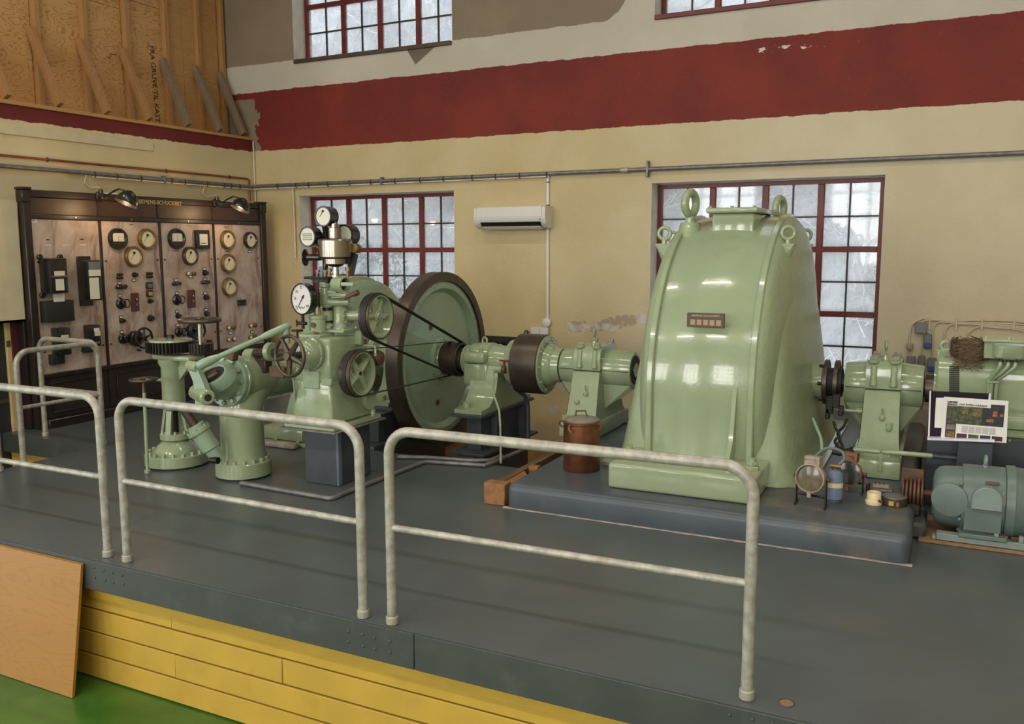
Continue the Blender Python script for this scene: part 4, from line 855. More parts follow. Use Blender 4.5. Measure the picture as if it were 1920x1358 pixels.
# dials
def dial(px, py, rpx, y, depth, name, face='white_dial', body='black', bars=False, needle=None, ax=FR):
    c = G(px, py, y); r = SZ(rpx, c)
    g = MB().lathe([(-depth, r*.55), (-depth, r*.96), (-.008, r*.97), (0, r), (.006, r), (.010, r*.97), (.010, r*.86), (.004, r*.83), (.003, .001)], c, ax, 48).build(name, body, t)
    MB().lathe([(.0035, r*.83), (.0045, r*.83), (.0046, .001)], c, ax, 40).build('dial_face', face, g)
    if needle is not None:
        e = Vector((math.cos(needle), 0, math.sin(needle))); f0 = c+ax*.0065+UP*(r*.5 if bars is None else 0)
        MB().tube([f0, f0+e*r*.66], [.0028, .0012], 5).build('needle', 'ink', g); MB().cyl(f0-ax*.001, f0+ax*.003, r*.12, n=14).build('needle_cap', 'ink', g)
    if bars:
        for dz in (.18, -.20): MB().box(c+ax*.0055+Vector((-r*.55, -.0005, r*dz-.009)), c+ax*.0055+Vector((r*.55, .0005, r*dz+.009))).build('slot', 'ink', g); MB().box(c+ax*.0065+Vector((-r*.52, -.0004, r*dz-.004)), c+ax*.0065+Vector((r*.53, .0004, r*dz+.004))).build('slot_bar', 'white_dial', g)
    return g, c, r
g1 = dial(606.5, 406, 19.5, 5.14, .085, 'speed_dial', needle=-2.2, bars=None)
g2 = dial(577, 444, 19.5, 5.12, .08, 'load_dial', bars=True)
g3 = dial(646, 441, 20, 5.30, .09, 'rear_dial')
a = G(613, 448, 5.24); MB().tube([G(609, 424, 5.20), G(611, 436, 5.22), G(612, 446, 5.23), G(610, 500, 5.26), G(608, 520, 5.24)], .022, 12).build('dial_post', 'black', t)
MB().tube([G(592, 446, 5.2), G(602, 443, 5.22), G(612, 440, 5.24), G(640, 444, 5.34)], .024, 12).build('dial_arm', 'black', t)
c = G(570, 483, 5.12); MB().lathe([(0, .038), (.010, .062), (.016, .062), (.03, .026), (.14, .022)], c, Vector((1, .25, 0)), 28).build('speaking_horn', 'black', t)
MB().loft([[G(657, 470, y), G(672, 478, y), G(664, 516, y), G(652, 516, y)] for y in (5.24, 5.27)]).build('stop_bracket', 'black_matt', t)
c = G(667, 466, 5.25); MB().cyl(c-Vector((0, .03, 0)), c+Vector((0, .03, 0)), .034, n=16, bev=.005).build('stop_cam', 'brass', t)
# large white pressure gauge
pg = G(566.5, 561, 4.96); pr_ = SZ(30, pg); pax = Vector((-.18, -1, .02)).normalized()
g = MB().lathe([(-.05, pr_*.6), (-.05, pr_*.97), (0, pr_), (.008, pr_), (.012, pr_*.97), (.012, pr_*.92), (.005, pr_*.90), (.004, .001)], pg, pax, 56).build('pressure_gauge', 'black', t)
MB().lathe([(.0045, pr_*.91), (.0055, pr_*.91), (.0056, .001)], pg, pax, 48).build('dial_face', 'white', g)
gu = Vector((0, 0, 1)); gr = gu.cross(pax).normalized()
gu2 = pax.cross(gr).normalized()
if gr.x < 0: gr = -gr
f0 = pg+pax*.008+gu2*pr_*.12+gr*pr_*.15
MB().tube([f0+gr*pr_*.1+gu2*pr_*.14, f0-gr*pr_*.62-gu2*pr_*.82], [.0045, .0014], 6).cyl(f0-pax*.001, f0+pax*.003, .010, n=14).build('needle', 'ink', g)
for tx, ax_, ay_ in (('20', -.45, .46), ('25', -.02, .72), ('10', -.62, .02), ('0', -.5, -.50), ('40', .55, -.42), ('kg/cm²', .05, -.52)):
    text(tx, .030 if len(tx) < 3 else .024, pg+pax*.0065+gr*pr_*ax_+gu2*pr_*ay_, gr, gu2, 'ink', g, 'dial_number', .0004)
for k in range(21): 
    a = math.radians(225-270*k/20); d = gr*math.cos(a)+gu2*math.sin(a); MB().tube([pg+pax*.0062+d*pr_*.80, pg+pax*.0062+d*pr_*.88], .0012, 4).build('dial_tick', 'ink', g)
c = pg-UP*(pr_+.0); MB().cyl(c-UP*.10, c+UP*.005, .012, n=12).build('gauge_stem', 'dark_steel', t); MB().cyl(c+Vector((-.05, 0, -.06)), c+Vector((.03, 0, -.06)), .013, n=10).cyl(c+Vector((-.058, 0, -.085)), c+Vector((-.058, 0, -.035)), .006, n=8).build('gauge_cock', 'dark_steel', t)
# upper pulley and its shaft housing
up = G(714, 592, 5.30)
MB().cyl(G(648, 592, 5.24), G(655, 592, 5.24), SZ(19, up), n=32, bev=.004).build('housing_flange', 'green', t)
MB().cyl(G(652, 592, 5.24), G(690, 592, 5.28), SZ(10, up), n=24).cyl(G(680, 592, 5.27), G(688, 592, 5.28), SZ(14, up), n=24, bev=.004).build('pulley_housing', 'green', t)
ua = Vector((1, .0, 0)); up = Vector((-3.745, 5.30, 1.245)); upR = SZ(43, up)
bolts(t, ring_pts(G(655, 592, 5.24), AX, SZ(16, up), 8), AX, .009, .01)
MB().cyl(up-AX*.22, up+AX*.035, .030, n=20, bev=.004).build('pulley_shaft', 'bright_steel', t)
spoked(t, up, AX, upR, .012, .045, .06, 6, 'green', .040, flat_rim=(.085, .012), a0=0, names=('upper_pulley_rim', 'pulley_hub', 'pulley_spoke'), rim_mt='brown_steel')
MB().lathe([(-.042, upR-.012), (-.042, upR-.020), (.042, upR-.020), (.042, upR-.012)], up, AX, 48, close=True).build('pulley_lining', 'green', t)
# lower pulley
lo_ = Vector((-3.80, 5.13, .840)); loR = SZ(43.5, lo_)
MB().cyl(lo_-AX*.10, lo_+AX*.018, .032, n=20, bev=.004).build('pulley_shaft', 'green', t)
spoked(t, lo_, AX, loR, .012, .040, .05, 4, 'green', .050, flat_rim=(.095, .012), a0=.62, names=('lower_pulley_rim', 'pulley_hub', 'pulley_spoke'), rim_mt='brown_steel')
MB().lathe([(-.046, loR-.012), (-.046, loR-.020), (.046, loR-.020), (.046, loR-.012)], lo_, AX, 48, close=True).build('pulley_lining', 'green', t)
MB().cyl(lo_+AX*.024, lo_+AX*.0265, .016, n=16).build('hub_bore', 'black_matt', t)
# side fittings
c = Vector((-3.905, 5.20, .93)); MB().cyl(c-AX*.02, c+AX*.02, .07, n=28, bev=.006).build('side_boss', 'green', t)
c = Vector((-3.88, 5.36, .60)); MB().cyl(c-AX*.04, c+AX*.03, .075, n=28, bev=.006).build('side_boss', 'green', t)
c = G(702, 671, 5.36); MB().lathe([(-.06, .03), (-.05, .048), (-.02, .048), (-.015, .03), (0, .055), (.03, .062), (.06, .05), (.07, .02)], c, AX, 24).build('dark_knob', 'rust', t)
MB().tube([G(668, 646, 5.3), G(686, 648, 5.3), G(704, 650, 5.3), G(704, 668, 5.3)], .010, 8).build('tie_strap', 'green', t)
MB().box(G(672, 632, 5.28)-Vector((.03, .02, .06)), G(672, 632, 5.28)+Vector((.04, .02, .05)), .008).build('strap_bracket', 'green', t)
MB().cyl(G(684, 645, 5.3), G(684, 636, 5.3), .013, n=10).build('strap_bolt', 'rust', t)
for x in (-4.22, -3.87):
    for y in (4.90, 5.40): MB().cyl((x, y, .485), (x, y, .525), .020, n=6, bev=.003).build('holding_down_bolt', 'green', t)

# ---- drive belts
def belt(name, c1, r1, c2, r2, w_, th, label):
    p1, p2 = Vector((c1.y, c1.z)), Vector((c2.y, c2.z)); d = p2-p1; D = d.length; b = math.atan2(d.y, d.x); al = math.acos((r1-r2)/D); pts = []
    for k in range(17): a = b+al+(2*PI-2*al)*k/16; pts.append((c1.x, p1.x+r1*math.cos(a), p1.y+r1*math.sin(a)))
    for k in range(17): a = b-al+(2*al)*k/16; pts.append((c2.x, p2.x+r2*math.cos(a), p2.y+r2*math.sin(a)))
    rings = []; n = len(pts)
    for i, p in enumerate(pts):
        cc = c1 if i < 17 else c2; o = Vector((0, p[1]-cc.y, p[2]-cc.z)).normalized(); P = Vector(p); h = AX*w_/2
        rings.append([P-h, P+h, P+h+o*th, P-h+o*th])
    o = MB().loft(rings, close=True).build(name, 'belt', None, 20); return tag(o, label, 'belt')
belt('drive_belt', up, upR+.001, A(-4.02), .157, .05, .006, 'black flat belt from the upper governor wheel down to the belt drum')
belt('drive_belt', lo_, loR+.001, A(-4.115), .157, .034, .005, 'thin dark belt from the lower governor wheel across to the belt drum')

# ================================================================== SWITCHBOARD
XB = -7.82
def Bp(cx, cy, x=XB): return PX(cx*.3535, 320+cy*.3535, x)
t = thing('switchboard', 'wide dark framed switchboard of four marble panels covered in round meters and knobs', 'switchboard', (XB-.04, 7.05, 0)); swb = t
for y0, y1, nm in ((5.395, 5.475, 'left'), (8.585, 8.675, 'right')):
    MB().box((XB-.06, y0, .0), (XB+.03, y1, 2.30), .008).build('frame_post', 'board_frame', t)
    m = MB(); m.box((XB-.07, y0-.012, 2.30), (XB+.045, y1+.012, 2.325), .005).box((XB-.065, y0-.008, 2.18), (XB+.04, y1+.008, 2.30), .01); m.build('post_cap', 'board_frame', t)
MB().box((XB-.34, 5.37, .0), (XB-.06, 5.395, 2.13), .004).build('side_sheet', 'board_frame', t)
MB().box((XB-.05, 5.475, 2.235), (XB+.012, 8.585, 2.305), .006).build('top_rail', 'board_frame', t)
MB().box((XB-.05, 5.475, 2.03), (XB+.018, 8.585, 2.075), .006).build('header_ledge', 'board_frame', t)
PYS = [5.475, 6.235, 7.00, 7.795, 8.585]
for k in range(4): MB().box((XB-.035, PYS[k]+.006, 2.076), (XB-.004, PYS[k+1]-.006, 2.234), .003).build('header_panel', 'board_panel', t)
for k in range(1, 4): MB().box((XB-.03, PYS[k]-.014, .53), (XB+.012, PYS[k]+.014, 2.029), .003).build('divider', 'board_frame', t); MB().box((XB-.03, PYS[k]-.014, 2.076), (XB+.006, PYS[k]+.014, 2.234), .003).build('divider', 'board_frame', t)
mp = []
for k in range(4): mp.append(MB().box((XB-.03, PYS[k]+.014*(k > 0), .532), (XB, PYS[k+1]-.014*(k < 3), 2.029), .003).build('marble_panel', 'marble', t))
MB().box((XB-.05, 5.475, .49), (XB+.02, 8.585, .531), .005).build('lower_rail', 'board_frame', t)
for k in range(4):
    p = MB().box((XB-.04, PYS[k]+.006, .09), (XB-.012, PYS[k+1]-.006, .489)).build('lower_panel', 'board_lower', t)
    a, b = PYS[k]+.10, PYS[k+1]-.06
    for lo, hi in (((a, .13), (b, .145)), ((a, .42), (b, .435)), ((a, .146), (a+.015, .419)), ((b-.015, .146), (b, .419))): MB().box((XB-.012, lo[0], lo[1]), (XB+.001, hi[0], hi[1]), .003).build('moulding', 'board_frame', p)
MB().box((XB-.05, 5.475, .0), (XB+.07, 8.585, .085), .008).build('base_step', 'board_frame', t)
text('SIEMENS-SCHUCKERT', .062, PX(301, 380.5, XB+.013), (0, 1, 0), UP, 'gold', t, ext=.002, sx=.97, tracking=1.02, bold=.018)
bolts(t, [Vector((XB+.0, y, z)) for k in range(4) for y in (PYS[k]+.05, PYS[k+1]-.05) for z in (.75, 1.62)], AX, .010, .008, 'black', 'panel_screw', 10)
bolts(t, [Vector((XB+.018, y, 2.052)) for y in (5.95, 6.62, 7.4, 8.2)], AX, .009, .006, 'bright_steel', 'rail_screw', 10)
def meter(cx, cy, rv, kind, needle=2.4):
    c = Bp(cx, cy); r = SZ(rv*.3535, c)*1.0
    bez = {'b': 'black', 'g': 'brass', 'd': 'brown_steel'}[kind]
    g = MB().lathe([(0, r), (.03, r), (.042, r*.95), (.042, r*.80), (.028, r*.74), (.027, .001)], c, AX, 40).build('round_meter', bez, t)
    if kind == 'b' and cx < 1000:
        MB().lathe([(.0285, r*.74), (.0290, .001)], c, AX, 32).build('dial_back', 'black_matt', g)
        hw_, zb, zt = r*.62, -r*.25, r*.52
        MB().box(c+Vector((.0292, -hw_, zb)), c+Vector((.031, hw_, zt)), .001).build('dial_card', 'white_dial', g)
        MB().tube([c+Vector((.033, -r*.05, zb)), c+Vector((.033, r*.03, zt*.6))], .0015, 4).build('needle', 'ink', g)
    else:
        MB().lathe([(.0285, r*.74), (.0290, .001)], c, AX, 32).build('dial_card', 'cream_dial', g)
        p = c+Vector((.032, 0, r*.36)); MB().cyl(p-AX*.002, p+AX*.004, r*.13, n=14).build('needle_cap', 'black', g)
        MB().tube([p, p+Vector((0, math.cos(needle)*r*.85*-1 if False else -r*.42, -r*.66))], [.0026, .001], 4).build('needle', 'ink', g)
    return g
for a in ((619, 362, 57, 'b'), (773, 363, 55, 'g'), (702, 456, 55, 'g'), (931, 362, 55, 'b'), (1003, 453, 50, 'd'), (1202, 367, 50, 'g'), (1322, 370, 45, 'b'), (1206, 492, 50, 'g'), (1212, 618, 50, 'g')): meter(*a)
def bbox(cx, cy, w_, h_, d, name, mt, par=None, x=None, bev=.003):
    c = Bp(cx, cy); y_ = SZ(h_*.3535, c)/2; z0, z1 = c.z-y_, c.z+y_; ya, yb = Bp(cx-w_/2, cy).y, Bp(cx+w_/2, cy).y
    x0 = XB if x is None else x
    return MB().box((x0, ya, z0), (x0+d, yb, z1), bev).build(name, mt, par or t)
def card(cx, cy, w_=15, h_=9, mt='white_dial', fr=True):
    g = bbox(cx, cy, w_+7, h_+7, .004, 'label_holder', 'black', x=XB); bbox(cx, cy, w_, h_, .0015, 'label_card', mt, g, x=XB+.0042, bev=0)
g = bbox(1066, 365, 72, 98, .035, 'square_meter', 'black'); bbox(1068, 366, 42, 58, .002, 'dial_card', 'white_dial', g, XB+.036, 0); bbox(1068, 386, 30, 4, .001, 'scale_mark', 'ink', g, XB+.0385, 0)
# small knobs, lamps and switches
def knob(cx, cy, r, d=.05, mt='black'):
    c = Bp(cx, cy); rr_ = SZ(r*.3535, c)
    g = MB().lathe([(0, rr_), (d*.3, rr_), (d*.4, rr_*.6), (d*.6, rr_*.6), (d*.7, rr_*.85), (d, rr_*.7)], c, AX, 18).build('knob', mt, t); return g
for cx, cy, r in ((710, 553, 14), (792, 692, 13), (643, 797, 14), (795, 783, 17), (1084, 543, 15), (1089, 673, 15), (940, 770, 14), (1092, 760, 14), (805, 946, 10), (950, 930, 10), (1104, 908, 12), (1045, 915, 9), (730, 953, 6)): knob(cx, cy, r)
for cx, cy in ((709, 582), (632, 597), (634, 664), (641, 777), (645, 857), (1010, 563), (1083, 521), (932, 581), (1086, 576), (938, 650), (1087, 651), (938, 747), (1092, 738), (941, 820), (1221, 862), (1337, 856), (1324, 429)): card(cx, cy)
for cx, cy in ((696, 286), (1000, 292), (1198, 299), (1204, 429), (1207, 549), (1212, 675), (253, 366), (434, 364), (1070, 420), (933, 424)): bbox(cx, cy, 18, 5, .003, 'engraved_plate', 'brass' if cx > 600 else 'black', bev=0)
for cx, cy in ((255, 395), (346, 395), (440, 394)): bbox(cx, cy, 34, 4, .0008, 'painted_lettering', 'white', bev=0)
g = bbox(176, 265, 40, 24, .002, 'sticker', 'white', bev=0); text('148', .025, Bp(176, 264, XB+.0025), (0, 1, 0), UP, 'ink', g, 'sticker_number', .0003)
def rotary(cx, cy, r):
    c = Bp(cx, cy); rr_ = SZ(r*.3535, c); g = MB().lathe([(0, rr_), (.012, rr_), (.03, rr_*.75), (.035, rr_*.3)], c, AX, 28).build('rotary_switch', 'black', t)
    k = c+AX*.055; MB().torus(k+Vector((0, .03, 0)), AX, rr_*.72, .007, 24, 6).build('switch_ring', 'black', g); MB().box(k+Vector((-.02, -.012, -rr_*.6)), k+Vector((.008, .012, rr_*.6)), .006, R=Matrix.Rotation(.6, 3, 'X')).build('switch_grip', 'black', g)
for a in ((640, 705, 30), (650, 892, 28), (936, 685, 28), (946, 856, 26)): rotary(*a)
for cx, cy in ((714, 698), (1013, 680)):
    g = bbox(cx, cy, 42, 96, .012, 'switch_plate', 'red_plate')
    for dy_ in (-15, 12): c = Bp(cx+2, cy+dy_); MB().cyl(c+AX*.012, c+AX*.035, .012, n=10).cyl(c+AX*.035, c+AX*.06+UP*.01, .006, n=8).build('toggle', 'bright_steel', g)
def pairsw(cx, cy, w_=36, n=2, h_=14):
    for k in range(n):
        g = bbox(cx, cy+(k-(n-1)/2)*(h_+3), w_, h_, .035, 'push_switch', 'black_matt', bev=.01)
for cx, cy, w_, n in ((630, 559, 32, 2), (787, 554, 34, 2), (1277, 700, 44, 2)): pairsw(cx, cy, w_, n)
for cx, cy in ((932, 600), (1086, 592)): g = bbox(cx, cy, 48, 18, .03, 'fuse_holder', 'black', bev=.01)
g = bbox(637, 616, 60, 22, .045, 'lever_switch', 'black', bev=.014)
for cx, cy, mt in ((788, 610, 'grey_plastic'), (790, 652, 'yellow')): g = bbox(cx, cy, 34, 36, .02, 'square_lamp', 'black'); bbox(cx+2, cy+1, 22, 20, .004, 'lamp_window', mt, g, XB+.0205)
for cx, cy, c_ in ((993, 547, 0), (1025, 546, 1), (1208, 835, 0), (1236, 833, 1), (1208, 897, 0), (1237, 893, 0), (1326, 823, 0), (1350, 820, 1), (1325, 885, 0), (1350, 880, 1)):
    c = Bp(cx, cy); r = SZ(12*.3535, c); g = MB().lathe([(0, r), (.02, r), (.025, r*.8)], c, AX, 18).build('signal_lamp', 'brass', t); MB().lathe([(.0252, r*.75), (.034, r*.5), (.037, .001)], c, AX, 14).build('lamp_glass', 'cream_dial' if not c_ else 'rust', g)
for cx, cy, hx, hy, R_ in ((765, 888, 712, 890, 58), (1052, 848, 1015, 850, 52)):
    c = Bp(hx, hy); e = Bp(cx, cy, XB+.17) ; r = SZ(R_*.3535, e)
    e = Vector((XB+.17, c.y, c.z)) if False else Bp(cx, cy, XB+.15)
    MB().lathe([(0, .085), (.05, .085), (.06, .075), (.062, .03)], c, AX, 32).build('rheostat_hub', 'black', t)
    ed = Vector((e.x, (e.y+c.y)/2, e.z)); MB().cyl(Vector((XB, c.y+.02, c.z)), e, .022, n=14).build('rheostat_spindle', 'black', t)
    spoked(t, e, AX, r, .012, .028, .04, 5, 'black', .022, names=('rheostat_rim', 'rheostat_boss', 'rheostat_spoke'))
# recorders and boxes on the left panel, seen from their front faces
def Cp(cx, cy, x=XB): return PX(40+cx*.1989, 430+cy*.1989, x)
def frontbox(x0, y0, x1, y1, d, name, mt, bev=.008, par=None, base=XB):
    a, b = Cp(x0, y0, base+d), Cp(x1, y1, base+d)
    return MB().box((base, a.y, b.z), (base+d, b.y, a.z), bev, 2).build(name, mt, par or t)
def facecard(x0, y0, x1, y1, x, name, mt, par, th=.002): a, b = Cp(x0, y0, x), Cp(x1, y1, x); return MB().box((x-th, a.y, b.z), (x, b.y, a.z)).build(name, mt, par)
g = frontbox(268, 275, 450, 600, .17, 'chart_recorder', 'black'); x = XB+.174
facecard(310, 395, 412, 437, x, 'name_card', 'cream_dial', g); facecard(312, 462, 425, 578, x, 'chart_window', 'black_matt', g); facecard(322, 470, 408, 575, x+.002, 'chart_paper', 'grey_plastic' if False else 'white_dial', g); facecard(290, 440, 452, 448, x+.002, 'joint_strip', 'galv_dark', g)
for cx, cy in ((165, 262), (355, 262), (190, 622)): c = Cp(cx, cy, XB); MB().cyl(c, c+AX*.03, .028, n=14, bev=.005).build('mounting_lug', 'black', g)
facecard(300, 612, 410, 680, XB+.10, 'chart_strip', 'paper', g)
frontbox(232, 680, 508, 862, .10, 'paper_tray', 'black_matt', .004)
g = frontbox(608, 292, 772, 668, .15, 'large_recorder', 'black', .012); x = XB+.154
facecard(632, 306, 748, 380, x, 'recorder_window', 'grey_plastic', g); facecard(634, 384, 750, 440, x, 'name_card', 'white_dial', g); facecard(640, 458, 742, 655, x, 'chart_paper', 'white_dial', g)
q = bbox(447, 586, 70, 262, .02, 'recorder_back_plate', 'black'); 
g = frontbox(355, 935, 480, 1180, .13, 'energy_meter', 'black', .012); x = XB+.134
facecard(375, 1000, 450, 1030, x, 'counter_window', 'cream', g); facecard(393, 1092, 455, 1115, x, 'label_card', 'white_dial', g); frontbox(290, 1185, 415, 1265, .06, 'terminal_cover', 'black_matt', .004)
g = frontbox(655, 905, 760, 1100, .12, 'small_meter', 'black', .012); x = XB+.124
facecard(685, 933, 738, 960, x, 'name_card', 'paper', g); facecard(692, 965, 748, 1002, x, 'counter_window', 'cream_dial', g); facecard(690, 1064, 742, 1075, x, 'label_strip', 'grey_plastic', g)
frontbox(600, 1105, 690, 1160, .07, 'terminal_cover', 'black_matt', .02)

# ---- two gooseneck lamps over the board
def lamp(px, py, bx, by, label):
    b = PX(bx, by, XB+.012); s_ = PX(px, py, XB+.40)
    l = thing('gooseneck_lamp', label, 'lamp', b, 'gooseneck lamps on the switchboard')
    MB().lathe([(0, .055), (.02, .055), (.03, .04), (.07, .034), (.075, .02)], b, AX, 20).cyl(b+UP*.0+AX*.03, b+UP*.075+AX*.03, .022, n=12).build('bracket', 'black', l)
    top = s_+UP*.075+Vector((-.02, .0, 0))
    MB().tube([b+AX*.06, b+AX*.12+UP*.01, (b+top)/2+UP*.045+AX*.05, top+UP*.045+Vector((-.05, -.03, 0)), top+UP*.03, top-UP*.01], .009, 8).build('arm', 'black', l)
    ax = Vector((-.18, -.40, -.90)).normalized(); r = .112
    m = MB(); m.lathe([(-.112, .018), (-.100, .04), (-.08, .066), (-.04, .095), (0, .109), (.03, r), (.03, r-.004), (0, .104), (-.04, .088), (-.08, .056), (-.09, .02)], s_, ax, 36); m.build('shade', 'black', l)
    bl = MB().ball(s_-ax*.03, .042, 16, 8).build('bulb', 'bulb', l)
    ld = bpy.data.lights.new('lamp_glow', 'POINT'); ld.energy = 5; ld.color = (1, .64, .32); ld.shadow_soft_size = .04
    lo = bpy.data.objects.new('lamp_glow', ld); COL.objects.link(lo); place(lo, s_+ax*.085, l)
lamp(238, 377, 186, 369, 'black gooseneck lamp over the switchboard left of the gilt lettering')
lamp(451, 388, 404, 381, 'black gooseneck lamp over the switchboard right of the gilt lettering')

# ================================================================== RAILINGS
def railing(p0, p1, label, feet=(1, 1), h=.925):
    p0, p1 = Vector(p0), Vector(p1); d = (p1-p0).normalized(); rc = .115; L = (p1-p0).length; r = .0235
    l = thing('railing', label, 'railing', (p0+p1)/2, 'galvanised railings on the deck edge')
    pts = [p0, p0+UP*(h*.5), p0+UP*(h-rc)]+arc(p0+d*rc+UP*(h-rc), -d, UP, rc, 0, PI/2, 8)[1:]+arc(p1-d*rc+UP*(h-rc), d, UP, rc, PI/2, 0, 8)+[p1+UP*(h*.5), p1]
    MB().tube(pts, r, 16).build('hoop', 'galv', l, 60)
    MB().tube([p0+UP*h*.505, p1+UP*h*.505], .0165, 12).build('mid_rail', 'galv', l)
    for p in (p0, p1): MB().cyl(p-UP*.0, p+UP*.04, .030, n=18, bev=.004).build('foot_collar', 'galv', l)
    return l
railing((-5.84, 3.27, 0), (-4.205, 3.27, 0), 'galvanised railing hoop on the front deck edge, cut off by the left frame')
railing((-4.04, 3.265, 0), (-2.40, 3.235, 0), 'galvanised railing hoop on the front deck edge before the stop valve and governor')
railing((-2.235, 3.235, 0), (-.605, 3.27, 0), 'galvanised railing hoop on the front deck edge before the generator')
railing((-6.66, 4.45, 0), (-6.65, 5.20, 0), 'short galvanised railing hoop along the right side of the stair opening')
railing((-7.49, 5.24, 0), (-6.70, 5.24, 0), 'short galvanised railing hoop across the back of the stair opening')
railing((-6.64, 3.45, 0), (-6.62, 4.22, 0), 'galvanised railing hoop beside the stair opening, mostly beyond the left frame edge')

# ---- loose board leaning on the deck edge
a, b, c_, d_ = Vector((-4.30, 3.165, -.005)), Vector((-4.365, 3.05, ZF+.002)), None, None
m = MB(); L_ = 1.25
r0 = [Vector((-4.30, 3.165, -.03)), Vector((-4.30-L_, 3.165, -.03)), Vector((-4.30-L_, 3.05, ZF+.004)), Vector((-4.30, 3.05, ZF+.004))]
m.loft([r0, [p+Vector((0, .018, .003)) for p in r0]]); tag(m.build('loose_board', 'beech'), 'orange beech laminate board leaning against the deck edge on the green floor', 'board')

# ================================================================== RIGHT SIDE
# exciter on its dark base
t = thing('exciter', 'green exciter machine with a vent grille and cable box, behind the sign', 'exciter', (.6, Y0, .50)); RE = .365
MB().box((-.05, 6.46, .50), (1.5, 7.54, .525), .004).build('base_flange', 'green', t)
MB().box((.0, 6.60, .525), (1.45, 7.40, .62), .02, 2).build('feet', 'green', t)
exo = [(math.copysign(abs(math.cos(q))**.45, math.cos(q))*.36, .755+math.copysign(abs(math.sin(q))**.45, math.sin(q))*.25) for q in [2*PI*j/64 for j in range(64)]]
MB().loft([[Vector((x, Y0+y*k, .755+(z-.755)*k)) for y, z in exo] for x, k in ((-.02, .95), (-.008, 1), (1.44, 1), (1.45, .95))]).build('body', 'green', t, 30)
lx([(-.035, .072), (-.035, .20), (-.021, .20), (-.021, .072)], 32).build('end_ring', 'green', t)
def onbody(px, py):      # sight line met with the drum surface
    lo, hi = 6.55, 7.0
    d = _ray(px, py)
    for _ in range(40):
        y = (lo+hi)/2; p = CAM+d*(y/d.y); 
        if (abs(p.y-Y0)/.36)**(2/.45)+(abs(p.z-.755)/.25)**(2/.45) > 1: lo = y
        else: hi = y
    return p
ve = t
for i in range(7):
    for j in range(14):
        p = onbody(1781+i*2.75, 688+j*3.55); n = Vector((0, -1, 0))
        inst(bpy.data.meshes.get('vent_hole') or MB().box((-.0042, -.001, -.0052), (.0042, .001, .0052)).build('vent_hole_source', 'black_matt').data, 'vent_hole', p+n*.0012, t, Vector((0, -1, 0)).rotation_difference(n))
        if bpy.data.objects.get('vent_hole_source'):
            so = bpy.data.objects['vent_hole_source']; so.data.name = 'vent_hole'; bpy.data.objects.remove(so)
p = onbody(1780, 671); n = Vector((0, -1, .1)).normalized()
MB().loft([[p+n*q+Vector((sx*.03, 0, 0))+AX.cross(n)*(sz*.010) for sx, sz in ((-1, -1), (1, -1), (1, 1), (-1, 1))] for q in (.0, .004)]).build('rating_plate', 'brown_steel', t)
e = Vector((.03, 6.86, 1.0)); MB().torus(e+UP*.045, (0, 1, 0), .032, .014, 28, 8, .8).box(e+Vector((-.06, -.011, -.02)), e+Vector((.06, .011, .02)), .006).build('lifting_eye', 'green', t)
jx0, jx1, jz0, jz1 = PY(1845, 660, 6.58).x, PY(1940, 660, 6.58).x, PY(1880, 677, 6.5).z, PY(1850, 641, 6.58).z
MB().box((jx0, 6.60, jz0), (jx1, 6.85, jz1), .006).build('cable_box', 'green', t)
MB().box((jx0-.012, 6.56, jz1), (jx1+.012, 6.88, jz1+.018), .004).build('box_lid', 'green', t)
rr2 = []
for z, k in ((jz0+.005, .75), (jz0+.02, .95), (jz0+.10, 1.0)): rr2.append([Vector(((jx0+jx1)/2+.098*k*math.copysign(abs(math.cos(q))**.6, math.cos(q)), 6.598-.10*k*abs(math.sin(q))**.8, z)) for q in [PI+PI*j/16 for j in range(17)]])
MB().loft(rr2).build('cable_bowl', 'green', t, 50)
bolts(t, [Vector((x, 6.58, jz1+.018)) for x in (jx0+.01, (jx0+jx1)/2, jx1-.01)], UP, .011, .02)
for k, (ax_, bx_) in enumerate(((jx0+.10, jx0+.045), (jx0+.145, jx0+.06), (jx0+.185, jx0+.09))):
    MB().cyl((ax_, 6.535, jz0+.012), (ax_, 6.535, jz0-.01), .014, n=12).build('cable_gland', 'black', t)
    MB().tube(smooth_path([Vector(q) for q in ((ax_, 6.535, jz0-.002), (ax_-.005, 6.53, jz0-.04), ((ax_+bx_)/2, 6.55, jz0-.09), (bx_+.01, 6.58, jz0-.13), (bx_, 6.605, jz0-.16), (bx_-.003, 6.61, .66), (bx_-.005, 6.60, .53))], 4), .0125, 8).build('cable', 'green', t, 60)
MB().box((jx0+.03, 6.585, jz0-.165), (jx0+.105, 6.622, jz0-.145), .004).build('cable_clip', 'green', t)
s = thing('machine_pedestal', 'dark blue steel box base under the green exciter', 'machine base', (.7, Y0, 0))
MB().box((-.05, 6.42, .0), (1.5, 7.58, .499), .006).build('box', 'blue', s)
MB().box((.13, 6.20, .0), (.33, 6.419, .505), .006).build('cable_cover', 'blue', s)
MB().box((.125, 6.195, .505), (.335, 6.419, .512), .002).build('cover_lid', 'galv_dark', s)
c = PY(1893, 826, 6.41); MB().cyl(c, c+FR*.012, .009, n=8).build('screw', 'bright_steel', s)
MB().tube([PY(1600, 843, 6.28), PY(1700, 851, 6.28), PY(1748, 855, 6.28)], .0165, 14).build('pipe_green_end', 'green', s).name = 'conduit_green_end'
MB().tube([PY(1748, 855, 6.28), PY(1812, 861, 6.28)], .0165, 14).build('conduit', 'blue', s)
c = PY(1652, 843, 6.27); MB().torus(c, AX, .022, .006, 20, 6).box(c+Vector((-.01, -.01, -.15)), c+Vector((.01, .0, -.02)), .002).build('conduit_clip', 'green', s)
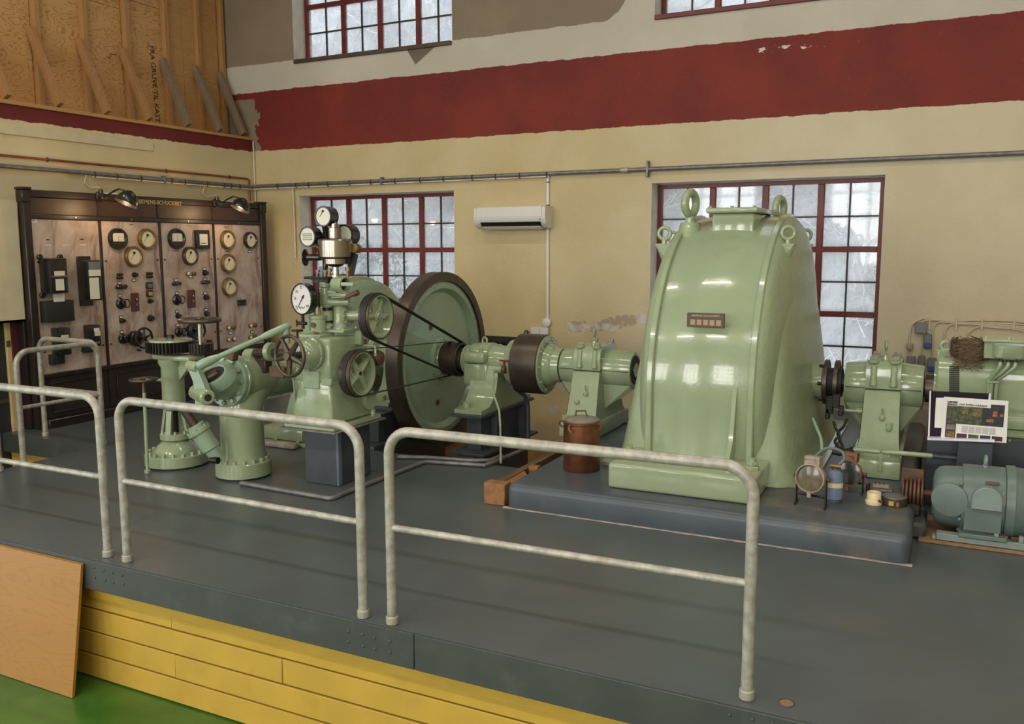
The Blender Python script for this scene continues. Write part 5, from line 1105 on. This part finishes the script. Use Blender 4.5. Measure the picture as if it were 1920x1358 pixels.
# nest
nc = PY(1822, 655, 6.74); t = thing('bird_nest', 'brown straw bird nest on top of the exciter beside the cable box', 'nest', nc-UP*.05)
m = MB(); m.lathe([(-.085, .05), (-.07, .080), (-.02, .096), (.04, .090), (.072, .075), (.065, .055), (.03, .03)], nc, UP, 24); nr = random.Random(9); m.v = [(nc.x+(x-nc.x)*1.15*(1+nr.uniform(-.10, .08)), nc.y+(y-nc.y)*(1+nr.uniform(-.08, .08)), nc.z+(z-nc.z)*.85+nr.uniform(-.008, .010)) for x, y, z in m.v]
core = m.build('nest_core', 'straw', t)
rr = random.Random(5); m = MB()
for k in range(800):
    a, z = rr.uniform(0, 2*PI), rr.uniform(-.09, .085); r = .098-.22*max(0, z-.03)-.35*max(0, -z-.02)**1.0+rr.uniform(-.01, .012); p = nc+Vector((1.18*r*math.cos(a), r*math.sin(a), z*.85)); d = Vector((-math.sin(a), math.cos(a), rr.uniform(-.5, .5)))*rr.uniform(.02, .05)+Vector((math.cos(a), math.sin(a), 0))*rr.uniform(-.01, .015)
    m.tube([p-d, p+Vector((math.cos(a), math.sin(a), 0))*.012, p+d], .0021, 3)
for k in range(90):
    p = nc+Vector((rr.uniform(-.10, .06), rr.uniform(-.13, -.08), rr.uniform(-.125, -.06))); d = Vector((rr.uniform(-1, 1), -.2, rr.uniform(-.7, .4))).normalized()*.03; m.tube([p-d, p+d], .0015, 3)
o = m.build('straw', 'straw', t); o['kind'] = 'stuff'
# sign: acrylic holder with two printed sheets
SY_ = 6.22
t = thing('sign_holder', 'dark acrylic sign holder leaning on the exciter base', 'sign holder', (.15, SY_, .515))
def SP(px, py, off=0): return PY(px, py, SY_-off)
q4 = lambda pts, off: [SP(x, y, off) for x, y in pts]
def sheet(pts, off, th, name, mt, par): return MB().loft([q4(pts, off), [p+Vector((0, .0, 0))+FR*th for p in q4(pts, off)]]).build(name, mt, par)
sheet([(1742, 818), (1862, 818), (1858, 738), (1745, 733)], 0, .004, 'back_sheet', mat('dark_tinted_acrylic', (.02, .012, .025), .1), t)
sheet([(1740, 818), (1743, 818), (1746, 733), (1743, 733)], .002, .012, 'left_edge', 'clear_acrylic_edge', t)
sheet([(1853, 752), (1857, 752), (1858, 738), (1854, 738)], .002, .012, 'right_edge', 'clear_acrylic_edge', t)
sheet([(1739, 822), (1864, 826), (1864, 822), (1739, 818)], -.01, .06, 'ledge', 'clear_acrylic_edge', t)
nt_ = tag(sheet([(1752, 802), (1790, 804), (1790, 746), (1755, 746)], .0045, .001, 'white_sheet', 'paper', None), 'blank looking white sheet half hidden behind the printed newspaper page', 'paper')
pgp = [(1764, 821), (1887, 831), (1891, 752), (1770, 744)]
o = sheet(pgp, .012, .0015, 'newspaper_page', 'paper', None); npg = tag(o, 'printed newspaper page with dark photos headed Forbod mot kraftproduksjon, in the sign holder', 'newspaper page')
O_, U_, V_ = SP(*pgp[3], .0140), None, None
U_ = (SP(*pgp[2], .0140)-O_); V_ = (SP(*pgp[0], .0140)-O_)
def PGp(u, v): return O_+U_*u+V_*v+FR*.0002
def patch(u0, v0, u1, v1, mt, name='picture', off=0): 
    pts = [PGp(u0, v1), PGp(u1, v1), PGp(u1, v0), PGp(u0, v0)]; return MB().loft([[p+FR*off for p in pts], [p+FR*(off+.0002) for p in pts]]).build(name, mt, npg)
ph1 = mat('dark_green_photo_print', (.06, .065, .035), .5, var=.7, vs=45); ph2 = mat('dark_blue_photo_print', (.018, .02, .03), .5, var=.6, vs=40); ph3 = mat('dark_red_photo_print', (.045, .012, .012), .5, var=.8, vs=60); phy = mat('ochre_photo_print', (.15, .11, .03), .5, var=.5, vs=50); pho = mat('orange_photo_print', (.30, .10, .035), .5, var=.5, vs=60); txg = mat('grey_printed_text_block', (.50, .47, .46), .6, var=.12, vs=200)
patch(.06, .095, .225, .185, 'ink', 'headline_box'); patch(.06, .20, .62, .63, ph1); patch(.62, .20, .955, .63, ph2); patch(.74, .11, .955, .20, ph2, 'caption_box')
patch(.06, .63, .225, .97, ph3, 'side_column'); patch(.075, .66, .21, .78, 'galv_dark', 'side_text', .0003); patch(.08, .82, .21, .95, phy, 'picture', .0003)
patch(.30, .21, .40, .38, phy, 'picture', .0003); patch(.47, .24, .60, .42, phy, 'picture', .0003); patch(.78, .27, .85, .40, pho, 'picture', .0003); patch(.89, .32, .945, .38, pho, 'picture', .0003); patch(.69, .46, .80, .53, pho, 'picture', .0003)
for k in range(5): patch(.32+.107*k, .67, .415+.107*k, .83, txg, 'text_column')
for k in range(4): patch(.245+.183*k, .86, .408+.183*k, .97, [ph3, ph1, ph2, ph3][k])
un, vn = U_.normalized(), -V_.normalized()
text('Forbod', .0205, PGp(.142, .142)+FR*.0003, un, vn, 'white', npg, 'headline', .0003, .95, bold=.02); text('mot kraftproduksjon', .0205, PGp(.47, .155)+FR*.0003, un, vn, 'ink', npg, 'headline', .0003, .92, bold=.02)

# blue-grey motor on rails over a chipboard sheet
MX, MYc, MZ = .27, 5.80, .240
t = thing('electric_motor', 'teal grey electric motor on steel rails at the right edge of the deck', 'motor', (MX, MYc, .03)); RMo = .203
ml = lambda prof, n=56: MB().lathe(prof, (0, MYc, MZ), AX, n)
ml([(.005, .05), (.0, .10), (.01, .145), (.03, .17), (.06, .18), (.155, .186), (.16, .186)]).build('left_end_bell', 'motor', t)
ml([(.157, .15), (.157, .197), (.163, RMo), (.38, RMo), (.385, .197), (.385, .15)]).build('stator', 'motor', t)
ml([(.383, .20), (.385, .216), (.43, .218), (.44, .210), (.60, .195), (.72, .17), (.74, .1), (.74, .03)]).build('right_end_bell', 'motor', t)
ml([(-.05, .001), (-.05, .020), (.01, .022), (.01, .001)], 18).build('shaft_end', 'rust', t)
MB().loft([[Vector((x, MYc+y, z)) for y, z in ((-.17, .061), (-.205, .10), (-.212, MZ), (.212, MZ), (.205, .10), (.17, .061))] for x in (.175, .365)]).build('frame_foot', 'motor', t, 30)
MB().box((.15, MYc-.24, .058), (.40, MYc+.24, .085), .006).build('foot_plate', 'motor', t)
c = Vector((.285, MYc-RMo+.006, .30)); rr3 = []
for q in (0, .05, .056): 
    k = 1 if q < .055 else .93
    rr3.append([c+FR*q+Vector((x*k, 0, z*k)) for x, z in [(.078*math.cos(a), .075*math.sin(a)+.0) for a in [PI*j/14 for j in range(15)]]+[(-.078, -.06), (.078, -.06)]])
MB().loft(rr3).build('terminal_box', 'motor_pale', t, 40)
MB().lathe([(0, .10), (.012, .10), (.014, .094)], Vector((.095, MYc-.175, .262)), Vector((-.25, -1, .0)), 40).build('inspection_cover', 'motor', t)
MB().box((.275, MYc-.158, .372), (.345, MYc-.154, .392), .001, R=Matrix.Rotation(-.85, 3, 'X')).build('rating_plate', 'brown_steel', t)
e = Vector((.275, MYc-.02, MZ+RMo-.004)); MB().torus(e+UP*.045, (1, .1, 0), .026, .008, 24, 8).cyl(e, e+UP*.02, .014).build('eyebolt', 'motor_pale', t)
bolts(t, [Vector((.157, MYc+.20*math.cos(a), MZ+.20*math.sin(a))) for a in (2.5, 3.6, 4.3, 5.5)], AX*-1, .012, .015, 'motor')
for k, y in enumerate((5.575, 5.95)):
    MB().box((.035, y, .022), (1.1, y+.07, .064), .004).build('slide_rail', 'motor_pale', t); MB().box((.012, y+.0, .022), (.034, y+.07, .042), .003).build('rail_end', 'motor_pale', t)
for x in (.345, .47): MB().cyl((x-.05, 5.60, .082), (x+.06, 5.60, .082), .008, n=8).build('tension_screw', 'rust', t); MB().box((x-.012, 5.585, .064), (x+.012, 5.615, .100), .002).build('screw_block', 'motor_pale', t)
o = MB().box((-.06, 5.56, .002), (1.1, 6.1, .02), .001).build('chipboard_sheet', 'chipboard'); tag(o, 'brown chipboard sheet lying under the teal grey motor', 'board')
t = thing('grooved_pulley', 'rusty grooved belt pulley left of the teal grey motor', 'pulley', (-.11, MYc, MZ))
prf = [(-.165, .02)]
for k in range(5): x = -.165+.022*k; prf += [(x, .085), (x+.006, .085), (x+.011, .066), (x+.017, .085)]
prf += [(-.052, .085), (-.051, .02)]
MB().lathe(prf, (0, MYc, MZ), AX, 40).build('sheave', 'rust', t, 20)
bl = MB(); 
for k in range(4):
    x = -.150+.022*k; bl.tube([Vector((x, MYc+.078*math.cos(a), MZ+.078*math.sin(a))) for a in [PI+PI*j/10 for j in range(11)]]+[Vector((x, MYc+.078, MZ+.05)), Vector((x, MYc+.06, MZ+.12))][:0], .006, 6)
o = MB().box((-.20, 5.60, .0), (-.02, 5.98, .10), .02).build('pulley_stand', 'fascia'); tag(o, 'dark low block under the rusty grooved pulley', 'block')
o = MB().box((-.17, 5.74, .101), (-.06, 5.86, .178), .01).build('bearing_block', 'black_matt'); tag(o, 'black block between the rusty pulley and the deck', 'block')
o = MB().box((-.185, 6.02, .0), (-.055, 6.045, .33), .004).build('belt_guard', 'wood_dark'); tag(o, 'dark brown upright guard sheet behind the rusty grooved pulley', 'guard')

# ---- copper can
cc = Vector((-2.255, 5.66, .176)); t = thing('copper_can', 'round tarnished copper can with a lid, standing on the plinth left of the generator', 'can', cc); rc_ = SZ(34.5, cc+UP*.15)
MB().lathe([(0, rc_*.96), (.008, rc_), (.33, rc_*.99), (.335, rc_*1.02), (.345, rc_*1.02), (.348, rc_*.97), (.348, .01)], cc, UP, 48).build('body', 'copper', t)
MB().lathe([(.349, rc_*.93), (.362, rc_*.95), (.368, rc_*.90), (.380, rc_*.55), (.386, .01)], cc, UP, 48).build('lid', mat('dull_tin_lid', (.27, .24, .19), .4, .4, var=.2), t)
c = cc+UP*.384; MB().tube([c+Vector((-.045, -.01, 0)), c+Vector((-.04, -.01, .035)), c+Vector((.03, -.01, .042)), c+Vector((.042, -.01, .004))], .006, 8).build('lid_handle', 'rust', t)
for sg in (-1, 1): c = cc+Vector((sg*rc_*1.0, -.02, .325)); MB().torus(c+Vector((sg*.012, 0, -.005)), (0, 1, .2), .022, .007, 20, 8).build('ear', 'rust', t)
c = cc+Vector((-.02, -rc_*1.01, .30)); MB().tube([c+Vector((-.02, 0, .04)), c+Vector((-.022, -.01, .01)), c+Vector((.0, -.012, -.012)), c+Vector((.015, -.01, .005))], .005, 8).build('clasp', 'brass', t)
# ---- work lamps
def worklamp(c, ang, r, dep, label, body, lens, legs=True):
    t = thing('work_lamp', label, 'lamp', (c.x, c.y, .176), None); f = Vector((math.sin(ang), -math.cos(ang), .10)).normalized(); s_ = f.cross(UP).normalized()*-1; u2 = s_.cross(f)*-1
    if u2.z < 0: u2 = -u2
    MB().lathe([(-dep, r*.45), (-dep*.9, r*.62), (-dep*.5, r*.86), (-.02, r*.95), (-.015, r*1.0), (.012, r*1.0), (.016, r*.93), (.006, r*.90), (.0, r*.90)], c, f, 44).build('housing', body, t)
    MB().lathe([(.0, r*.905), (.004, r*.7), (.007, .001)], c, f, 36).build('lens', lens, t)
    p = c-f*.035+u2*(r*.98); MB().loft([[p+s_*x+f*y+u2*z for x, y in ((-.045, -.04), (.045, -.04), (.045, .03), (-.045, .03))] for z in (-.015, .045)]).build('top_hood', body, t)
    MB().tube([p+s_*-.038+f*.036+u2*.02, p+s_*-.038+f*.045+u2*.03, p+s_*.02+f*.045+u2*.03, p+s_*.03+f*.036+u2*.005], .0035, 6).build('latch', body, t)
    p = c-u2*r; MB().box(p-Vector((.012, .012, .03)), p+Vector((.012, .012, .01)), .004).build('pivot', body, t)
    if legs:
        zb = .178; b0 = Vector((c.x, c.y, 0))-Vector((f.x, f.y, 0))*.02
        for sg in (-1, 1):
            k = c+s_*sg*r*1.02-f*.03; g0 = Vector((k.x, k.y, zb))
            MB().loft([[q+f*x+s_*y for x, y in ((-.012, -.002), (.012, -.002), (.012, .002), (-.012, .002))] for q in (g0, k)]).build('stand_leg', 'dark_steel', t)
            MB().cyl(k-s_*.012*1, k+s_*.02*sg, .012, n=10).build('wing_bolt', 'rust', t)
            MB().box(g0+Vector((-.006, -.06, 0)), g0+Vector((.006, .06, .008)), .001).build('stand_foot', 'dark_steel', t)
        a, b = c+s_*r*1.02-f*.03, c-s_*r*1.02-f*.03; MB().tube([Vector((a.x, a.y, zb+.06)), Vector((b.x, b.y, zb+.06))], .007, 6).build('stand_bar', 'dark_steel', t)
    return t
c1 = PY(1519, 897, 5.42); worklamp(Vector((c1.x, c1.y, c1.z)), -.22, SZ(27.5, c1), .13, 'front work lamp with a scuffed grey rim and brown lens, on the plinth', 'lamp_body', 'lens')
c2 = PY(1590, 887, 5.85); worklamp(Vector((c2.x, c2.y, c2.z)), -.18, SZ(25, c2), .12, 'rear work lamp with rusty hood and dark lens, behind the blue gas bottle', 'lamp_rust', 'lens_dark')
gb = Vector((-.66, 5.63, .176)); gb = Vector((PY(1563, 930, 5.60).x, 5.60, .176)); t = thing('gas_bottle', 'small blue gas bottle standing between the two work lamps', 'bottle', gb); rg = .052
MB().lathe([(0, rg*.92), (.02, rg*.92), (.022, rg), (.15, rg), (.175, rg*.9), (.195, rg*.6), (.205, rg*.3), (.205, .01)], gb, UP, 32).build('body', 'gas', t)
MB().lathe([(.0, rg*1.0), (.018, rg*1.0), (.018, rg*.9)], gb, UP, 32).build('base_ring', 'fascia', t)
MB().cyl(gb+UP*.2, gb+UP*.235, .016, n=14).cyl(gb+Vector((-.03, -.01, .225)), gb+Vector((.035, -.01, .225)), .012, n=12).build('valve', 'brass', t)
MB().lathe([(.095, rg*1.01), (.125, rg*1.01)], gb, UP, 32).build('label_band', 'cream', t)
MB().tube(smooth_path([gb+Vector((.02, 0, .23)), gb+Vector((.05, .02, .27)), gb+Vector((.03, .04, .31)), gb+Vector((-.05, .03, .325)), gb+Vector((-.11, .0, .28)), gb+Vector((-.13, -.04, .22))]), .010, 10).build('hose', 'motor', t, 60)
# ---- small things on the plinth
k = PZ(1638, 945, .176); t = thing('cream_cup', 'cream porcelain ring cup on the plinth by the round tin', 'cup', k)
r_c = SZ(12.5, k); MB().lathe([(0, r_c*1.15), (.006, r_c*1.2), (.022, r_c*1.2), (.026, r_c), (.072, r_c), (.075, r_c*.95), (.07, r_c*.85), (.015, r_c*.8), (.015, .001)], k, UP, 32).build('body', 'cream', t)
MB().cyl(k+Vector((.03, -.03, .03)), k+Vector((.045, -.045, .03)), .008, n=8).build('contact', 'rust', t)
k = PZ(1676, 950, .176); k.y += .05; t = thing('round_tin', 'round brown tin with a pale lid at the plinth corner', 'tin', k); r_c = SZ(22.5, k)
MB().lathe([(0, r_c*.98), (.004, r_c), (.05, r_c), (.05, .001)], k, UP, 36).build('body', 'brown_steel', t); MB().lathe([(.05, r_c*.96), (.053, r_c*.95), (.054, .001)], k, UP, 36).build('lid', 'galv_dark', t)
MB().box(k+Vector((-.03, -r_c-.003, .008)), k+Vector((.0, -r_c+.006, .036)), .002).build('yellow_label', 'yellow', t); MB().box(k+Vector((.012, -r_c-.004, .004)), k+Vector((.03, -r_c+.006, .032)), .002).build('clasp', 'brass', t)
k = PZ(1650, 922, .176); t = thing('terminal_block', 'small pale terminal block with brass posts on the plinth behind the cup', 'terminal block', k)
MB().box(k+Vector((-.055, -.03, 0)), k+Vector((.075, .05, .02)), .004).build('base', 'galv_dark', t); MB().box(k+Vector((-.045, .0, .021)), k+Vector((.05, .045, .042)), .003).build('body', 'lamp_body', t)
for x in (-.03, -.005, .02): MB().cyl(k+Vector((x, .02, .042)), k+Vector((x, .02, .06)), .005, n=8).build('post', 'brass', t)
o = MB().cyl(k+Vector((-.075, .0, 0)), k+Vector((-.07, .0, .05)), .012, n=12, bev=.002).build('dark_peg', 'maroon'); tag(o, 'small dark maroon peg left of the terminal block', 'peg')
o = MB().tube([c2+Vector((.07, -.03, .05)), k+Vector((-.07, 0, .03))], .0018, 5).build('string', 'cable_beige'); tag(o, 'thin pale string from the rear work lamp to the maroon peg', 'string')
o = MB().tube([PY(1560, 847, 6.3), PY(1575, 850, 6.3), PY(1590, 846, 6.3), PY(1602, 842, 6.28)], .020, 10).build('black_hose', 'cable_black'); tag(o, 'black hose end lying between the generator and the right pedestal', 'hose')

# ---- timber along the plinth
def beam(lo, hi, mt, name, label, rot=None): return tag(MB().box(lo, hi, .004).build(name, mt), label, 'timber')
beam((-2.76, 5.12, .001), (-2.60, 5.22, .15), 'wood_orange', 'timber_block', 'raw orange timber block at the front corner of the plinth')
beam((-2.76, 5.225, .001), (-2.70, 7.6, .125), 'wood_dark', 'timber_beam', 'long dark timber beam running along the left side of the plinth')
beam((-2.695, 5.70, .001), (-2.62, 5.76, .14), 'wood_orange', 'timber_spacer', 'small orange timber spacer between beam and plinth')
o = MB().loft([[Vector((-2.69, 5.23, .10)), Vector((-2.60, 5.23, .10)), Vector((-2.60, 5.5, .10)), Vector((-2.69, 5.62, .10))], [Vector((-2.69, 5.23, .12)), Vector((-2.60, 5.23, .12)), Vector((-2.60, 5.5, .12)), Vector((-2.69, 5.62, .12))]]).build('plywood_scrap', 'wood_orange'); tag(o, 'scrap of plywood lying on the timber frame by the plinth', 'board')

# ---- floor pipes on the deck
r = .018
o = MB().tube([PZ(452, 906, r), PZ(560, 925, r), PZ(618, 935, r), PZ(628, 933, r), PZ(640, 927, r), PZ(790, 868, r), PZ(802, 866, r), PZ(880, 871, r), PZ(908, 873, r), PZ(928, 866, r), PZ(990, 840, r)], r, 12).build('floor_pipe', 'galv_dark', None, 60); tag(o, 'grey drain pipe on the deck from the elbow round the governor column', 'pipe')
o = MB().tube([PZ(745, 857, r), PZ(800, 858, r), PZ(880, 864, r), PZ(918, 864, r), PZ(940, 855, r)], r, 12).build('floor_pipe', 'galv_dark', None, 60); tag(o, 'second grey pipe on the deck running beside the pit edge', 'pipe')
bx = PY(986, 752, 7.2)
o = MB().tube([PY(965, 727, 7.0), PY(975, 735, 7.05), PY(984, 742, 7.1), PY(988, 752, 7.12), PY(990, 765, 7.12), Vector((PY(990, 840, 7.12).x, 7.12, -.05))], .021, 12).build('drain_pipe', 'blue', None, 60); tag(o, 'upright dark blue drain pipe at the right end of the first bearing stand', 'pipe')

# ================================================================== ON THE WALLS
yw = YB-.035
def wallpipe(pts, r, name, mt, label, cat='pipe'): return tag(MB().tube(pts, r, 10).build(name, mt, None, 60), label, cat)
wp_ = thing('steel_conduit', 'grey steel pipe with black ties along the left wall above the switchboard', 'pipe', (XL+.04, 5.7, 2.535))
MB().tube([(XL+.04, 2.5, 2.535), (XL+.04, 8.84, 2.535)], .022, 12).build('pipe', 'galv_dark', wp_, 60)
for y in (6.47, 6.75, 7.07, 7.5, 7.7, 8.05, 8.33, 8.45, 8.6): MB().torus((XL+.04, y, 2.525), (0, 1, 0), .030, .005, 16, 6).build('cable_tie', 'black_matt', wp_)
MB().box((XL+.001, 7.39, 2.49), (XL+.065, 7.41, 2.58), .004).build('pipe_clamp', 'galv_dark', wp_)
wp_ = thing('steel_conduit', 'long grey steel pipe along the back wall under the red band', 'pipe', (-2, yw, 2.545))
MB().tube([(XL+.04, 8.845, 2.536), (XL+.055, yw-.012, 2.54), (XL+.1, yw-.005, 2.545), (4.1, yw-.005, 2.545)], .022, 12).build('pipe', 'galv_dark', wp_, 60)
for x in (-7.75, -7.45, -7.25, -6.95, -6.62, -6.3, -5.95, -5.6, -5.28, -4.9, -4.6, -4.3, -3.97): MB().torus((x, yw-.005, 2.535), (1, 0, 0), .030, .005, 16, 6).build('cable_tie', 'black_matt', wp_)
for x in (-6.15, -2.83, .9): MB().box((x-.012, yw-.032, 2.50 if x != -2.83 else 2.465), (x+.012, YB-.001, 2.59 if x != -2.83 else 2.63), .004).build('pipe_clamp', 'galv_dark', wp_)
MB().cyl((-3.12, yw-.005, 2.545), (-3.04, yw-.005, 2.545), .028, n=16).build('pipe_coupling', 'galv', wp_)
wallpipe([(XL+.045, 6.45, 2.50), (XL+.045, 8.82, 2.503)], .008, 'white_cable', 'cable_white', 'white cable tied under the grey pipe on the left wall', 'cable')
wallpipe([(XL+.06, 8.83, 2.503), (XL+.1, yw, 2.51), (-3.95, yw, 2.515)], .008, 'white_cable', 'cable_white', 'white cable tied under the grey pipe on the back wall', 'cable')
cp = thing('copper_pipe', 'thin red brown copper pipe along the left wall above the grey pipe', 'pipe', (XL+.03, 6, 2.64))
MB().tube([(XL+.03, 2.5, 2.635), (XL+.03, 8.76, 2.635), (XL+.03, 8.80, 2.62), (XL+.03, 8.80, 2.35)], .013, 10).build('pipe', 'copper_pipe', cp, 60)
for y in (5.95, 7.45, 8.45): MB().torus((XL+.03, y, 2.635), (0, 1, 0), .017, .006, 14, 6).box((XL, y-.008, 2.628), (XL+.03, y+.008, 2.642)).build('pipe_clip', 'brown_steel', cp)
for (px, py), (qx, qy), lb in (((162, 328), (186, 362), 'left'), ((383, 350), (404, 376), 'right')):
    a = PX(px, py, XL+.02); b = PX(qx, qy, XL+.05); wallpipe([a, a+UP*-.08+Vector((0, -.03, 0)), a+UP*-.13+Vector((0, .03, 0)), b+UP*.06, b, Vector((XB-.03, b.y, b.z-.02))], .007, 'lamp_cable', 'cable_white', 'white lamp cable hanging from the wall pipe to the %s gooseneck lamp' % lb, 'cable')
wallpipe([(XL+.035, YB-.03, 3.12), (XL+.035, YB-.03, 2.56), (XL+.04, YB-.03, 1.0)], .009, 'corner_cable', 'cable_white', 'thin white cable straight down the corner of the two walls', 'cable')
wallpipe([PY(549, 352, yw), PY(552, 420, yw), PY(554, 483, yw)], .009, 'white_conduit', 'cable_white', 'short white conduit hanging left of the left window', 'conduit')
# air conditioner
t = thing('air_conditioner', 'white wall mounted air conditioner between the two lower windows', 'air conditioner', (-4.37, YB-.1, 1.95))
ap = [(0, 0), (-.10, .0), (-.165, .03), (-.195, .07), (-.205, .12), (-.20, .225), (-.17, .235), (0, .235)]
MB().loft([[Vector((x, YB-.001+y, 1.955+z)) for y, z in ap] for x in (-4.79, -3.93)]).build('body', 'white', t, 30)
for x in (-4.80, -3.955): MB().loft([[Vector((q, YB-.001+y*1.01, 1.953+z*1.015)) for y, z in ap] for q in (x, x+.035)]).build('end_cap', 'white', t, 30)
MB().loft([[Vector((x, YB+y, 1.955+z)) for y, z in ((-.166, .022), (-.201, .066), (-.19, .074), (-.14, .03))] for x in (-4.72, -3.98)]).build('outlet_slot', 'black', t)
MB().loft([[Vector((x, YB+y, 1.95+z)) for y, z in ((-.10, -.002), (-.150, .008), (-.176, .026), (-.180, .022), (-.152, .0), (-.10, -.010))] for x in (-4.70, -3.99)]).build('louvre', 'white', t)
MB().box((-4.76, YB-.209, 2.08), (-3.96, YB-.206, 2.188), .002).build('front_panel', 'white', t)
MB().box((-3.995, YB-.213, 2.045), (-3.975, YB-.2, 2.052)).build('indicator', 'black', t)
tk = thing('cable_trunking', 'white cable trunking dropping from the wall pipe past the air conditioner to a socket', 'trunking', (-3.9, YB-.02, 1.0))
xw = PY(1027, 460, YB-.02).x
MB().box((xw-.014, YB-.026, .94), (xw+.014, YB-.001, 2.52), .003).build('channel', 'white', tk)
for z in (2.45, 2.2, 2.0): MB().box((xw-.018, YB-.03, z), (xw+.018, YB-.002, z+.01), .002).build('clip', 'black_matt', tk)
c = PY(1025, 605, YB-.03); MB().lathe([(0, .05), (.04, .05), (.05, .035)], c+Vector((0, .028, 0)), FR, 24).build('switch', 'white', tk)
c = PY(1013, 621, YB-.03); MB().box(c-Vector((.105, .03, .045)), c+Vector((.105, .025, .045)), .006).build('double_socket', 'white', tk)
MB().box(c-Vector((.002, .032, .04)), c+Vector((.002, -.02, .04))).build('socket_seam', 'grey_plastic', tk)
# dark hook rail on the wall and the small lamp knob above it
t = thing('hook_rail', 'long black rail of hooks on the wall behind the flywheel', 'hook rail', PY(945, 640, YB))
a, b = PY(895, 629, YB-.03), PY(985, 632, YB-.03); MB().box((a.x-.25, YB-.04, a.z-.16), (b.x+.02, YB-.001, a.z), .004).build('rail', 'black_matt', t)
for k in range(7): c = Vector((a.x+.06+k*(b.x-a.x)/6.5, YB-.04, a.z-.09)); MB().cyl(c, c+FR*.06, .035, .028, 14).build('hook', 'black', t)
c = PY(986.5, 625, YB-.03); o = MB().lathe([(0, .025), (.02, .03), (.05, .03), (.075, .018), (.08, .005)], c-UP*.04, UP, 18).build('ceramic_insulator', 'brown_steel'); tag(o, 'small brown insulator on the wall above the hook rail', 'insulator')
# cables, grey box and sockets on the right of the back wall
CE = [([(1704, 668), (1705, 640), (1708, 615), (1716, 604), (1730, 598), (1745, 599), (1790, 602), (1850, 601), (1905, 603), (1935, 607)], 'first'), ([(1728, 606), (1735, 601), (1760, 601), (1800, 605), (1850, 606), (1905, 608), (1935, 612)], 'second'), ([(1748, 672), (1749, 640), (1750, 617), (1756, 607), (1768, 604), (1800, 607), (1850, 609), (1905, 612), (1935, 617)], 'third'), ([(1771, 668), (1771, 640), (1772, 622), (1780, 611), (1792, 608), (1830, 609), (1870, 613), (1905, 615), (1935, 620)], 'fourth'), ([(1811, 645), (1812, 632), (1820, 621), (1832, 614), (1845, 613), (1880, 616), (1905, 618), (1935, 625)], 'fifth')]
for pts, nm in CE:
    m = MB().tube(smooth_path([PY(x, y, YB-.014) for x, y in pts], 4), .0085, 8)
    o = m.build('beige_cable', 'cable_beige', None, 60); tag(o, '%s from the left of the beige cables curving along the wall above the exciter' % nm, 'cable', 'beige wall cables')
for k, px in enumerate((1744, 1794, 1842, 1902)):
    a = PY(px, 595, YB-.015); b = PY(px, 618, YB-.015); o = MB().box((a.x-.008, YB-.03, b.z), (a.x+.008, YB-.024, a.z), .001).build('cable_strap', 'cable_beige'); tag(o, ['leftmost', 'second', 'third', 'rightmost'][k]+' small strap across the beige wall cables', 'strap', 'straps on the wall cables')
def socket(px, py, w_, h_, mt, label, blue=True):
    c = PY(px, py, YB-.03); t = thing('power_socket', label, 'socket', c); MB().box(c-Vector((w_/2, .03, h_/2)), c+Vector((w_/2, .03, h_/2)), .008).build('box', mt, t)
    if blue: MB().box(c+Vector((-w_*.38, -.045, -h_*.48)), c+Vector((w_*.38, -.031, -h_*.08)), .01).build('blue_cover', 'blue_plastic', t)
socket(1740, 640, .065, .13, 'grey_plastic', 'upper grey wall socket with a blue cover, below the square grey box')
socket(1747, 684, .075, .13, 'grey_plastic', 'lower grey wall socket with a blue cover, left of the exciter')
socket(1728, 676, .06, .09, 'grey_plastic', 'small plain grey wall socket above the right pedestal housing', False)
socket(1708, 675, .075, .07, 'grey_plastic', 'flat grey wall switch nearest the right window', False)
socket(1706, 650, .055, .06, 'lamp_body', 'small pale junction box on the wall right of the window', False)
c = PY(1727, 615, YB-.03); o = MB().box(c-Vector((.05, .03, .05)), c+Vector((.05, .03, .05)), .006).build('junction_box', 'grey_plastic'); tag(o, 'square dark grey junction box under the beige cables', 'box')
for pts, nm in (([(1729, 624), (1730, 640), (1728, 655), (1727, 670)], 'grey junction box to small plain socket'), ([(1736, 622), (1742, 624), (1742, 630)], 'grey junction box to upper blue socket'), ([(1709, 645), (1709, 658), (1706, 670)], 'pale junction box to flat switch')):
    o = MB().tube([PY(x, y, YB-.012) for x, y in pts], .007, 8).build('beige_cable', 'cable_beige', None, 60); tag(o, 'short beige cable from '+nm, 'cable')
o = MB().tube([PY(x, y, 8.6) for x, y in ((1708, 765), (1712, 790), (1717, 820), (1720, 860))], .008, 8).build('brown_cable', 'brass', None, 60); tag(o, 'yellow brown cable hanging behind the right pedestal', 'cable')
o = MB().box((-.30, 8.50, .0), (.0, 8.53, .45), .003).build('pale_board', 'lamp_body', None); tag(o, 'pale grey board leaning on the wall behind the right pedestal', 'board')
